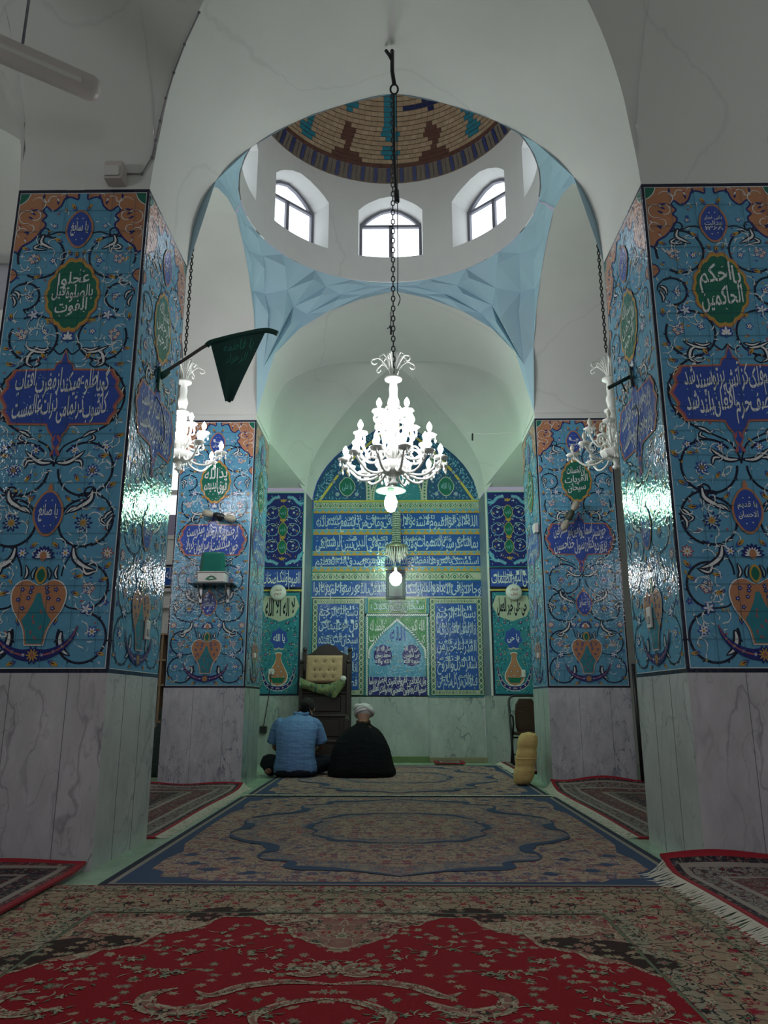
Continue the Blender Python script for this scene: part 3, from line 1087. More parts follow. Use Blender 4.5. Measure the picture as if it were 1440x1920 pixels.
# sloping ring of upright bricks
NB = 168
for i in range(NB):
    a0 = 2 * pi * i / NB; a1 = 2 * pi * (i + .78) / NB
    def R_(a, r, z): return (CX + r * cos(a), CY + r * sin(a), z)
    mat_ = BR['blue'] if i % 3 == 0 else BR['grey']
    mb.add([R_(a0, 1.545, 7.455), R_(a1, 1.545, 7.455), R_(a1, 1.475, 7.62), R_(a0, 1.475, 7.62)], [(0, 1, 2, 3)], mat_)
    g0, g1 = 2 * pi * i / NB, 2 * pi * (i + 1) / NB
    mb.add([R_(g0, 1.56, 7.45), R_(g1, 1.56, 7.45), R_(g1, 1.49, 7.62), R_(g0, 1.49, 7.62)], [(0, 1, 2, 3)], BR['mortar'])
# courses
NC = 40; PER = 112
def prof_d(s):   # s 0..1 from ring to crown; slightly pointed
    a = s * pi / 2
    return 1.475 * cos(a) ** .92, 7.62 + 1.62 * sin(a)


def pat(ci, d):
    """brick colour by course index and angle (degrees, 0 = far side, + to the left)"""
    d = (d + 180) % 360 - 180
    if ci == 0: return 'brown'
    e = ((d + 22.5) % 45) - 22.5          # eight repeats
    e2 = (d % 45) - 22.5
    w = {1: 0, 2: 2.2, 3: 4.2, 4: 3.0, 5: 1.2, 6: 3.2, 7: 4.4, 8: 4.0, 9: 3.4}.get(ci, 0)
    if abs(e) < w and ci < 10: return 'teal'
    if 10 <= ci < 34 and abs(e) < 2.1 and abs(d) < 20: return 'teal'
    if 10 <= ci < 34 and abs(e) < 4.6 and abs(d) < 20: return 'blue'
    w = {1: 7.5, 2: 5.5, 3: 3.0, 4: 1.2, 5: 3.5, 6: 4.6, 7: 3.2, 8: 1.4}.get(ci, 0)
    if abs(e2) < w and abs(abs(d) - 22.5) < 12: return 'brown'
    w = {6: 2.0, 7: 3.6, 8: 5.0, 9: 4.4, 10: 4.8, 11: 5.4, 12: 4.6, 13: 3.0}.get(ci - 2, 0)
    if abs(abs(d) - 43) < w: return 'teal'
    w = {13: 1.5, 14: 5.0, 15: 6.5, 16: 6.0, 17: 4.0, 18: 2.0}.get(ci + 2, 0)
    if abs(abs(d) - 24) < w * 1.1: return 'teal' if d > 0 else 'blue'
    if ci == 12 and -40 < d < -6: return 'blue'
    return 'sand' if (ci * 7 + int(d // 5)) % 3 else 'sand2'


for ci in range(NC):
    s0, s1 = ci / NC, (ci + .86) / NC; s2 = (ci + 1) / NC
    (r0, z0), (r1, z1), (r2, z2) = prof_d(s0), prof_d(s1), prof_d(s2)
    nb = max(12, int(PER * cos(s0 * pi / 2)) + 1)
    off = .5 * (ci % 2)
    for i in range(nb):
        a0 = 2 * pi * (i + off) / nb; a1 = a0 + 2 * pi / nb * .955
        dd = math.degrees((a0 + a1) / 2) - 90
        mb.add([R_(a0, r0, z0), R_(a1, r0, z0), R_(a1, r1, z1), R_(a0, r1, z1)], [(0, 1, 2, 3)], BR[pat(ci, dd)])
        a2 = a0 + 2 * pi / nb
        mb.add([R_(a0, r0 + .012, z0), R_(a2, r0 + .012, z0), R_(a2, r2 + .012, z2), R_(a0, r2 + .012, z2)], [(0, 1, 2, 3)], BR['mortar'])
struct(mb.build('ceiling_dome'))

# ------------------------------------------------------------------ pillars
V_ = lambda s: s
TXT = {
    'fl': (['یا سابغ'], ['عجلوا', 'بالصلوة قبل', 'الفوت'], ['گویا طلوع میکند از مغرب آفتاب', 'کاشوب در تمامی ذرات عالمست'], ['یا صانع']),
    'fr': (['بانی نجار', 'عدالت', '۱۳۶۸'], ['یا احکم', 'الحاکمین'], ['هر دم فلک کز آتش پرتو سپند شد', 'در وصف حرم افغان بلند شد'], ['یا قدیم', 'الاحسان']),
    'bl': (['یا', 'رضوان'], ['یدالله', 'فوق ایدیهم'], ['گر چشم روزگار برو فاش میگریست', 'خون میگذشت از سر ایوان کربلا'], ['یا سلطان']),
    'br': (['یا', 'رقیب'], ['ان الحسنات', 'القربات', 'سبحان'], ['خورشید آسمان و زمین نور مشرقین', 'پرورده کنار رسول خدا حسین'], ['یا صابر']),
    'side': (['یا نور'], ['بسم الله', 'الرحمن', 'الرحیم'], ['باز این چه شورش است که در خلق عالمست', 'باز این چه نوحه و چه عزا و چه ماتمست'], ['یا قدوس']),
}


def pillar(loc, key, label, mf, msd, side, zt=ZT, zm=ZM):
    t = thing('tiled_pillar', label, 'pillar', loc, 0, 'tiled pillars of the domed bay')
    h = PW / 2
    D = YB - YA
    ZM, ZT = zm, zt
    sv = (ZT - ZM) / 3.2
    base = MB()
    # marble facing: front, back, two sides, each a slab
    base.add([(-h, 0, 0), (h, 0, 0), (h, 0, ZM), (-h, 0, ZM)], [(0, 1, 2, 3)], mf)
    base.add([(h, 0, 0), (h, D, 0), (h, D, ZM), (h, 0, ZM)], [(0, 1, 2, 3)], msd)
    base.add([(-h, 0, 0), (-h, 0, ZM), (-h, D, ZM), (-h, D, 0)], [(0, 1, 2, 3)], msd)
    base.add([(-h, D, 0), (-h, D, ZM), (h, D, ZM), (h, D, 0)], [(0, 1, 2, 3)], mf)
    for x in (-.12, .22):
        base.box((x, -.0015, 0), (x + .003, 0, ZM), M['frame'])
    for y in (.3, .62):
        base.box((-h - .0015, y, 0), (h + .0015, y + .003, ZM), M['frame'])
    base.build('marble_base', t)
    core = MB(); ti = pl
    core.box((-h + .004, .004, ZM), (h - .004, D - .004, 4.26), ti)
    core.build('pillar_core', t)
    t['kind'] = 'thing'
    a = pillar_art(*TXT[key], seed=len(key) + ord(key[1]))
    a.build('tile_panel', t, (0, 0, ZM), 0, 1.0, sv)
    a = pillar_art(*TXT['side'], seed=9)
    # inner side, and a plain turned copy on the outer side
    if side > 0:      # inner face towards +X
        a.build('tile_panel', t, (h, D / 2, ZM), pi / 2, D / PW, sv)
    else:
        a.build('tile_panel', t, (-h, D / 2, ZM), -pi / 2, D / PW, sv)
    return t


xc = XI + PW / 2
pillar((-xc, YA, 0), 'fl', 'nearer left tiled pillar with the green pennant pole on its side', M['marble_a'], M['marble_c'], 1, 4.295)
pillar((xc, YA, 0), 'fr', 'nearer right tiled pillar with the year ۱۳۶۸ in its top cartouche', M['marble_a'], M['marble_c'], -1, 4.295)
pillar((-xc, YC, 0), 'bl', 'far left tiled pillar carrying the shelf with the green and white box', M['marble_b'], M['marble_d'], 1, 4.19, 1.045)
pillar((xc, YC, 0), 'br', 'far right tiled pillar behind the yellow bolster, with a slanting twin lamp', M['marble_b'], M['marble_d'], -1, 4.19, 1.045)


# ================================================================== QIBLA WALL AND MIHRAB
YM = 12.10                # face of the tiled niche
HO, HI = 1.44, 1.37       # half widths of the niche at the wall and at its back
ZN = 4.12                 # springing of the niche arch


def yz_line(P0, P1, k):
    return [tuple(a + (b - a) * i / k for a, b in zip(P0, P1)) for i in range(k + 1)]


mb = MB()
# plaster wall left and right of the niche above the tiles, and far aisles
mb.box((-9, YQ, 0), (-2.6, YQ + .1, 7), pl); mb.box((2.6, YQ, 0), (9, YQ + .1, 7), pl)
mb.add([(-2.62, YQ, 0), (-HO, YQ, 0), (-HO, YQ, 4.20), (-2.62, YQ, 4.20)], [(0, 1, 2, 3)], pl)
mb.add([(2.62, YQ, 0), (HO, YQ, 0), (HO, YQ, 4.20), (2.62, YQ, 4.20)], [(3, 2, 1, 0)], pl)
struct(mb.build('wall_qibla'))
mb = MB()
mb.box((-2.78, YD + .01, 0), (-2.62, YQ + .1, 7), pl); mb.box((2.62, YD + .01, 0), (2.78, YQ + .1, 7), pl)
struct(mb.build('wall_qibla_sides'))

# vault: barrel carried on from the back arch (A), two leaning side squinches, and a hood above the niche
mb = MB(); q_ = pl
n = 20
# curve A: where the barrel meets the squinches (3D)
Aq = []
for i in range(n + 1):
    t = i / n                           # 0 at springing, 1 at the crown
    s = 1 - t
    x = XI * cos(t * pi / 2) ** .9 if t < 1 else 0
    zs = None
    for a_, b_ in zip(PROF, PROF[1:]):
        if b_[0] <= x / XI <= a_[0]:
            zs = a_[1] + (b_[1] - a_[1]) * (a_[0] - x / XI) / max(1e-9, a_[0] - b_[0]); break
    zs = (0 if x > 1 else 1.64) if zs is None else zs
    u = 1 - x / XI
    y = YD + 1.20 * max(0.0, (u - .12) / .88) ** .85
    Aq.append((x, y, ZT + zs))
# curve C: rib from the wall at the niche edge up to the crown
Cq = crom([(HO + .01, YQ, 4.18), (1.36, YQ - .10, 4.62), (1.13, YQ - .30, 4.98), (.80, YQ - .55, 5.32), (.42, YQ - .88, 5.62), (.15, YQ - 1.05, 5.80), (0, YD + 1.20, ZT + 1.64)], 4)
Cn = [Cq[round(i * (len(Cq) - 1) / n)] for i in range(n + 1)]
# curve D: edge of the tiled lunette
Dq = crom([(HI + .01, YM - .02, 4.10), (1.31, YM - .02, 4.42), (1.13, YM - .02, 4.74), (.90, YM - .02, 4.98), (.64, YM - .02, 5.16), (.30, YM - .02, 5.36), (0, YM - .02, 5.52)], 4)
Dn = [Dq[round(i * (len(Dq) - 1) / n)] for i in range(n + 1)]
for s in (1, -1):
    # barrel part
    V = [(s * x, YD - .01, z) for x, y, z in Aq] + [(s * x, y, z) for x, y, z in Aq]
    mb.add(V, [(i, i + 1, n + 2 + i, n + 1 + i) for i in range(n)], q_, True)
    # squinch between A and C, bulging; the lower edge follows wall top z=4.2 from x=2.4 to HO
    K = 8
    V = []
    for i in range(n + 1):
        a_, c_ = Vector(Aq[i]), Vector(Cn[i])
        if i == 0: a_ = Vector((XI + .02, YD, ZT - .1))
        for j in range(K + 1):
            t = j / K
            p = a_.lerp(c_, t)
            d_ = (c_ - a_).length
            p.z += .10 * sin(pi * t) * d_
            p.x += .16 * sin(pi * t) * (1 - i / n)
            V.append((s * p.x, p.y, p.z))
    F = [(i * (K + 1) + j, i * (K + 1) + j + 1, (i + 1) * (K + 1) + j + 1, (i + 1) * (K + 1) + j) for i in range(n) for j in range(K)]
    mb.add(V, F, q_, True)
    # side wall below the squinch
    mb.add([(s * (XI + .02), YD, ZT), (s * 2.62, YD, ZT), (s * 2.62, YQ, ZT), (s * HO, YQ, ZT)], [(0, 1, 2, 3)], q_)
    # hood between C and D
    V = []
    for i in range(n + 1):
        for j in range(K + 1):
            t = j / K
            p = Vector(Cn[i]).lerp(Vector(Dn[i]), t)
            p.z += .05 * sin(pi * t)
            V.append((s * p.x, p.y, p.z))
    mb.add(V, F, q_, True)
struct(mb.build('ceiling_qibla_vault'))

# marble dado: centre (behind the tiles), splays, outer parts
mb = MB(); md = M['marble_d']
mb.add([(-HI, YM, 0), (.50, YM, 0), (.50, YM, .985), (-HI, YM, .985)], [(0, 1, 2, 3)], md)
mb.add([(.50, YM + .02, 0), (HI, YM + .02, 0), (HI, YM + .02, .985), (.50, YM + .02, .985)], [(0, 1, 2, 3)], M['marble_d'])
for s in (1, -1):
    mb.add([(s * HI, YM, 0), (s * HO, YQ, 0), (s * HO, YQ, .985), (s * HI, YM, .985)], [(0, 1, 2, 3)] if s < 0 else [(3, 2, 1, 0)], M['marble_d'])
    mb.add([(s * HI, YM, .985), (s * HO, YQ, .985), (s * HO, YQ, ZN + .05), (s * HI, YM, ZN)], [(0, 1, 2, 3)] if s < 0 else [(3, 2, 1, 0)], M['reveal'])
    mb.add([(s * HO, YQ - .015, 0), (s * 2.62, YQ - .015, 0), (s * 2.62, YQ - .015, .985), (s * HO, YQ - .015, .985)], [(0, 1, 2, 3)] if s > 0 else [(3, 2, 1, 0)], M['marble_d'])
mb.add([(-HI - .01, YM, 3.98), (HI + .01, YM, 3.98), (HI + .01, YM, 5.6), (-HI - .01, YM, 5.6)], [(0, 1, 2, 3)], GL['cobalt'])
mb.add([(-HI - .01, YM, .97), (HI + .01, YM, .97), (HI + .01, YM, 3.99), (-HI - .01, YM, 3.99)], [(0, 1, 2, 3)], GL['turq2'])
struct(mb.build('wall_niche'))
mb = MB()
mb.bbox((-HI, YM - .03, 0), (.50, YM, .09), basic('green_skirting', (0.10, 0.17, 0.06), .4), .006)
struct(mb.build('baseboard_niche'))
mb = MB()
mb.bbox((.50, YM - .06, .0), (HO, YM + .02, .075), basic('ochre_skirting', (0.22, 0.20, 0.12), .5), .006)
struct(mb.build('baseboard_niche_right'))

mih = thing('tiled_mihrab', 'tiled prayer niche with bands of white script on blue and a pointed turquoise arch', 'mihrab', (0, YM, 0))
mih['kind'] = 'thing'
OX = 0.02


def merlons(a, x0, x1, y0, y1, k=.105):
    a.rect(x0, y0, x1, y1, 'turq', 2)
    x = x0; h = y1 - y0
    while x + k <= x1 + .02:
        P = [(x, y0), (x + k * .12, y0 + h * .45), (x + k * .34, y0 + h * .6), (x + k * .5, y0 + h * .95), (x + k * .66, y0 + h * .6), (x + k * .88, y0 + h * .45), (x + k, y0)]
        a.poly(P, 'ochre', 3); x += k


def arabesque(a, x0, x1, y0, y1, vert=False, bg='cream', ln='green', k=None):
    a.rect(x0, y0, x1, y1, bg, 2)
    if vert:
        w = x1 - x0; y = y0; i = 0; k = k or w * 1.1
        while y + k <= y1 + .01:
            a.poly(scaled(ogive(w * .26, k * .34, 4), ((x0 + x1) / 2, y + k / 2), 1), ln, 3)
            a.disc(((x0 + x1) / 2, y + k / 2), w * .11, 'cream' if i % 2 else 'rose', 4, 8)
            for s in (1, -1):
                a.leaf(((x0 + x1) / 2 + s * w * .32, y), pi / 2 + s * .6, k * .5, w * .13, ln, 3)
            y += k; i += 1
        a.rect(x0, y0, x0 + w * .05, y1, 'grass', 4); a.rect(x1 - w * .05, y0, x1, y1, 'grass', 4)
    else:
        h = y1 - y0; x = x0; i = 0; k = k or h * 1.5
        while x + k <= x1 + .01:
            a.stroke([(x + k * t / 8, y0 + h * (.18 + .62 * abs(sin(pi * t / 8)))) for t in range(9)], h * .07, ln, 3)
            a.poly(scaled(ogive(k * .13, h * .22, 4), (x + k / 2, y0 + h * .42), 1), ln, 3)
            a.disc((x + k / 2, y0 + h * .42), h * .09, 'cream' if i % 2 else 'rose', 4, 8)
            a.leaf((x, y0 + h * .62), pi / 2, h * .42, k * .10, ln, 3)
            for s in (1, -1):
                a.leaf((x + k / 2 + s * k * .28, y0 + h * .35), s * .8, h * .35, h * .09, ln, 3)
            x += k; i += 1
        a.rect(x0, y0, x1, y0 + h * .07, 'grass', 4); a.rect(x0, y1 - h * .07, x1, y1, 'grass', 4)


def rope(a, x0, y0, x1, y1, w, lay=4):
    l = hypot(x1 - x0, y1 - y0); g = atan2(y1 - y0, x1 - x0); k = max(1, int(l / (w * .62)))
    a.stroke([(x0, y0), (x1, y1)], w, 'green', lay)
    for i in range(k):
        t = (i + .5) / k
        a.leaf((x0 + (x1 - x0) * t, y0 + (y1 - y0) * t), g + .8, w * 1.05, w * .40, 'white', lay + 1)


def new(): return Art()
def put(a, name): return a.build(name, mih, (OX, 0, 0), 0, eps=.0012)


# lunette
a = new()
D2 = [(x - .0, z) for x, y, z in Dq]
full = D2 + [(-x, z) for x, z in reversed(D2[:-1])]
a.poly(full, 'deep', 1)
rnd = random.Random(4)
inner = crom([(1.27, 4.125), (1.10, 4.38), (.93, 4.62), (.70, 4.88), (.45, 5.12), (.2, 5.32), (0, 5.45)], 4)
a.stroke(inner, .040, 'yellow', 3); a.stroke([(-x, z) for x, z in inner], .040, 'yellow', 3)
fi = inner + [(-x, z) for x, z in reversed(inner[:-1])]
a.poly(fi, 'deep', 2)
for s in (1, -1):
    a.flip = s
    # ribs of the painted net
    rb = crom([(.46, 4.125), (.47, 4.40), (.53, 4.68), (.66, 4.92)], 5)
    a.stroke(rb, .085, 'cream', 4)
    rb2 = crom([(.40, 4.125), (.38, 4.32), (.26, 4.60), (.10, 4.90), (0, 5.10)], 5)
    a.stroke(rb2, .06, 'cream', 4)
    for P, w in ((rb, .085), (rb2, .06)):
        for p in P[::1]: a.disc(p, w * .20, 'green', 5, 6)
    # centre field
    # medallion
    c = (.82, 4.36)
    a.poly(scaled(ogive(.135, .17, 6), c, 1), 'cream', 4); a.poly(scaled(ogive(.125, .155, 6), c, 1), 'green', 5)
    for dx, dy, r in ((-.16, -.13, .05), (.16, -.13, .05), (-.13, .24, .042), (.13, .24, .042), (-.22, .08, .03), (.22, .08, .03), (-.08, .38, .022), (.08, .38, .022), (0, -.19, .02)):
        a.flower((c[0] + dx, c[1] + dy), r, 9, 'pale', 'indigo', 'ochre', 4)
    a.leaf((c[0], c[1] + .30), pi / 2, .22, .05, 'ochre', 4)
    for _ in range(190):
        x, z = rnd.uniform(.55, 1.2), rnd.uniform(4.15, 4.85)
        if z < 4.1 + (1.24 - x) * 1.28: a.leaf((x, z), rnd.uniform(0, 3), .045, .013, rnd.choice(['pale', 'turq', 'sky', 'green', 'turq2']), 3)
    # script and sprigs on the border
    for i in range(0, len(D2) - 3, 1):
        mx = ((D2[i][0] + inner[min(i, len(inner) - 1)][0]) / 2, (D2[i][1] + inner[min(i, len(inner) - 1)][1]) / 2)
        for _ in range(9):
            a.leaf((mx[0] + rnd.uniform(-.06, .06), mx[1] + rnd.uniform(-.06, .06)), rnd.uniform(0, 3), .05, .012, rnd.choice(['pale', 'turq', 'sky']), 3)
a.flip = 1
a.poly([(-.40, 4.125), (-.38, 4.32), (-.26, 4.60), (-.10, 4.90), (0, 5.05), (.10, 4.90), (.26, 4.60), (.38, 4.32), (.40, 4.125)], 'turq2', 3)
for _ in range(70):
    x, z = rnd.uniform(-.3, .3), rnd.uniform(4.15, 4.8)
    a.leaf((x, z), rnd.uniform(0, 3), .03, .012, 'pale' if rnd.random() < .7 else 'ochre', 4)
a.text('یا الله', .74, 4.29, .90, 4.42, 'pale', 7, .01); a.text('یا علی', -.90, 4.29, -.74, 4.42, 'pale', 7, .01)
a.rect(-HI, 4.095, HI, 4.125, 'yellow', 5)
put(a, 'tiled_lunette')
# bands
a = new(); a.rect(-HI, 3.90, HI, 4.11, 'cream', 1)
arabesque(a, -HI + .03, HI - .03, 3.985, 4.095); merlons(a, -HI, HI, 3.905, 3.975)
put(a, 'arabesque_band')
BANDS = [
    ('ما فی السموات وما فی الارض من ذا الذی یشفع عنده الا باذنه', 'الله لا اله الا هو الحی القیوم لا تاخذه سنه ولا نوم له', 3.64, 3.895),
    ('العظیم لا اکراه فی الدین قد تبین الرشد من الغی', 'بما شاء وسع کرسیه السموات والارض ولا یؤده حفظهما', 3.275, 3.54),
    ('والله سمیع علیم صدق الله العلی العظیم', 'استمسک بالعروه الوثقی لا انفصام لها والله', 3.02, 3.195),
]
for i, (l_, r_, y0, y1) in enumerate(BANDS):
    a = new(); a.rect(-HI, y0 - .01, HI, y1 + .01, 'ultra', 1)
    a.rect(-HI, y0 - .014, HI, y0 - .004, 'yellow', 3)
    a.band(l_, -HI + .05, y0, -.02, y1, 'script', .022); a.band(r_, .03, y0, HI - .05, y1, 'script', .022)
    a.grid(-HI, y0, HI, y1, .20, 'grout', .004, 12)
    put(a, 'script_band')
a = new(); merlons(a, -HI, HI, 3.545, 3.632); put(a, 'merlon_band')
a = new(); merlons(a, -HI, HI, 3.20, 3.268); put(a, 'merlon_band')
a = new(); merlons(a, -HI, HI, 2.935, 3.012); put(a, 'merlon_band')
a = new(); arabesque(a, -HI, HI, 2.79, 2.925, k=.20); put(a, 'arabesque_band')
a = new(); a.rect(-HI, 2.525, HI, 2.785, 'ultra', 1)
a.band('والله الذین آمنوا بالله ورسوله ثم لم یرتابوا وجاهدوا', -HI + .03, 2.54, 0, 2.775, 'script', .024)
a.band('وجاهدوا فی سبیل الله باموالهم وانفسهم اولئک هم الصادقون', .02, 2.54, HI - .03, 2.775, 'script', .024)
a.rect(-HI, 2.505, HI, 2.528, 'cream', 3)
a.grid(-HI, 2.53, HI, 2.78, .20, 'grout', .004, 12)
put(a, 'script_band')

# side panels with five and six lines of script
PL = ['بسم الله الرحمن الرحیم', 'قل هو الله علیها کن', 'سبحان الذی اسری بعبده', 'رب العباد لا اله الا الله', 'انا اعطیناک الکوثر', 'فصل لربک وانحر']
PR = ['بسم الله الرحمن الرحیم', 'انا انزلناه فی لیله القدر وما ادراک ما لیله', 'القدر لیله القدر خیر من الف', 'شهر تنزل الملائکه والروح', 'فیها باذن ربهم من کل امر سلام هی']
for x0, x1, rows in ((-1.355, -.515, PL), (.515, 1.355, PR)):
    a = new()
    z0, z1 = .985, 2.505
    a.rect(x0, z0, x1, z1, 'navy', 1)
    b_ = .09
    arabesque(a, x0 + .01, x0 + b_, z0 + .01, z1 - .01, True); arabesque(a, x1 - b_, x1 - .01, z0 + .01, z1 - .01, True)
    arabesque(a, x0 + b_, x1 - b_, z0 + .01, z0 + b_, False, k=.105); arabesque(a, x0 + b_, x1 - b_, z1 - b_, z1 - .01, False, k=.105)
    a.rect(x0 + b_, z0 + b_, x1 - b_, z1 - b_, 'cobalt', 5)
    a.rect(x0 + b_ + .008, z0 + b_ + .008, x1 - b_ - .008, z1 - b_ - .008, 'ultra', 6)
    H_ = (z1 - z0 - 2 * b_ - .03) / len(rows)
    for i, t in enumerate(rows):
        y = z1 - b_ - .015 - (i + 1) * H_
        a.lay0 = 0
        a.band(t, x0 + b_ + .02, y + .005, x1 - b_ - .02, y + H_ - .002, 'script', .020, 9, None, False)
        for _ in range(16):
            a.leaf((rnd.uniform(x0 + b_ + .03, x1 - b_ - .03), rnd.uniform(y + .02, y + H_ - .02)), rnd.uniform(0, 3), .035, .012, 'pale', 7)
    a.grid(x0 + b_, z0 + b_, x1 - b_, z1 - b_, .20, 'grout', .004, 12)
    put(a, 'script_panel')

# centre: green band, braid, arch
a = new(); a.rect(-.515, 2.21, .515, 2.505, 'turq2', 1)
a.rect(-.455, 2.27, .46, 2.50, 'yellow', 2); a.rect(-.445, 2.28, .45, 2.49, 'grass', 3)
a.band('سبحان ربی الاعلی وبحمده', -.42, 2.29, .43, 2.485, 'script', .014)
a.grid(-.445, 2.28, .45, 2.49, .15, 'grout', .004, 12)
put(a, 'green_script_band')
a = new(); a.rect(-.515, .985, .515, 2.26, 'turq2', 1)
a.rect(-.45, 1.27, .455, 2.20, 'grass', 2)
a.text('الله اکبر', .22, 1.93, .43, 2.16, 'white', 9, .012, -.0); a.text('کبیرا', .30, 1.75, .44, 1.92, 'white', 9, .012)
a.text('والحمد لله', -.43, 1.93, -.20, 2.16, 'white', 9, .012); a.text('رب', -.44, 1.76, -.33, 1.92, 'white', 9, .012)
arch = crom([(.445, 1.27), (.445, 1.55), (.435, 1.69), (.36, 1.80), (.22, 1.97), (.10, 2.07), (0, 2.165)], 5)
fa = arch + [(-x, z) for x, z in reversed(arch[:-1])]
rope(a, -.49, 2.235, .495, 2.235, .05)
rope(a, -.475, .99, -.475, 2.21, .045); rope(a, .48, .99, .48, 2.21, .045)
for s in (1, -1):
    for p, q in zip(arch[5::1], arch[6::1]):
        rope(a, s * p[0], p[1], s * q[0], q[1], .050, 9)
put(a, 'braided_frame')
a = new()
a.poly(fa, 'turq', 6)
for _ in range(240):
    x, z = rnd.uniform(-.42, .42), rnd.uniform(1.29, 2.0)
    if abs(x) < .42 - max(0, z - 1.66) * .82 - .02:
        a.leaf((x, z), rnd.uniform(0, 3), rnd.uniform(.02, .05), .010, rnd.choice(['pale', 'pale', 'sky', 'sky', 'ochre', 'cobalt']), 7)
for cx in (-.225, .225):
    P = [(.135 * (1 + .07 * cos(8 * t)) * (abs(cos(t)) ** .6) * (1 if cos(t) > 0 else -1), .155 * (1 + .07 * cos(8 * t)) * (abs(sin(t)) ** .6) * (1 if sin(t) > 0 else -1)) for t in [2 * pi * (k + .5) / 48 for k in range(48)]]
    a.poly(scaled(P, (cx, 1.60), 1), 'indigo', 8)
    rows = ['صلی الله علیه', 'محمد رسول', 'الله وآله'] if cx < 0 else ['علی ولی الله', 'امیر المؤمنین', 'حجه الله']
    for i, t in enumerate(rows):
        a.text(t, cx - .12, 1.60 + .05 - i * .095, cx + .12, 1.60 + .145 - i * .095, 'white', 10, .018)
a.text('الله', -.12, 1.83, .13, 2.05, 'ultra', 10, .022)
put(a, 'turquoise_niche_panel')
a = new()
a.rect(-.455, .99, .46, 1.27, 'indigo', 6)
a.nast('وان یکاد الذین کفروا لیزلقونک بابصارهم لما', -.44, 1.135, .445, 1.26, 'white', 9, .016)
a.nast('سمعوا الذکر ویقولون انه لمجنون وما هو الا ذکر للعالمین', -.44, 1.005, .445, 1.13, 'white', 9, .016)
put(a, 'verse_panel')
# recess edge of the pointed arch: a moulded lip standing out of the wall
mb = MB()
lip = [(x, -.012, z) for x, z in fa]
mb.tube([(x * .945, y, 1.27 + (z - 1.27) * .965) for x, y, z in lip], .007, GL['pale'], 8, True)
mb.build('arch_moulding', mih, (OX, 0, 0))

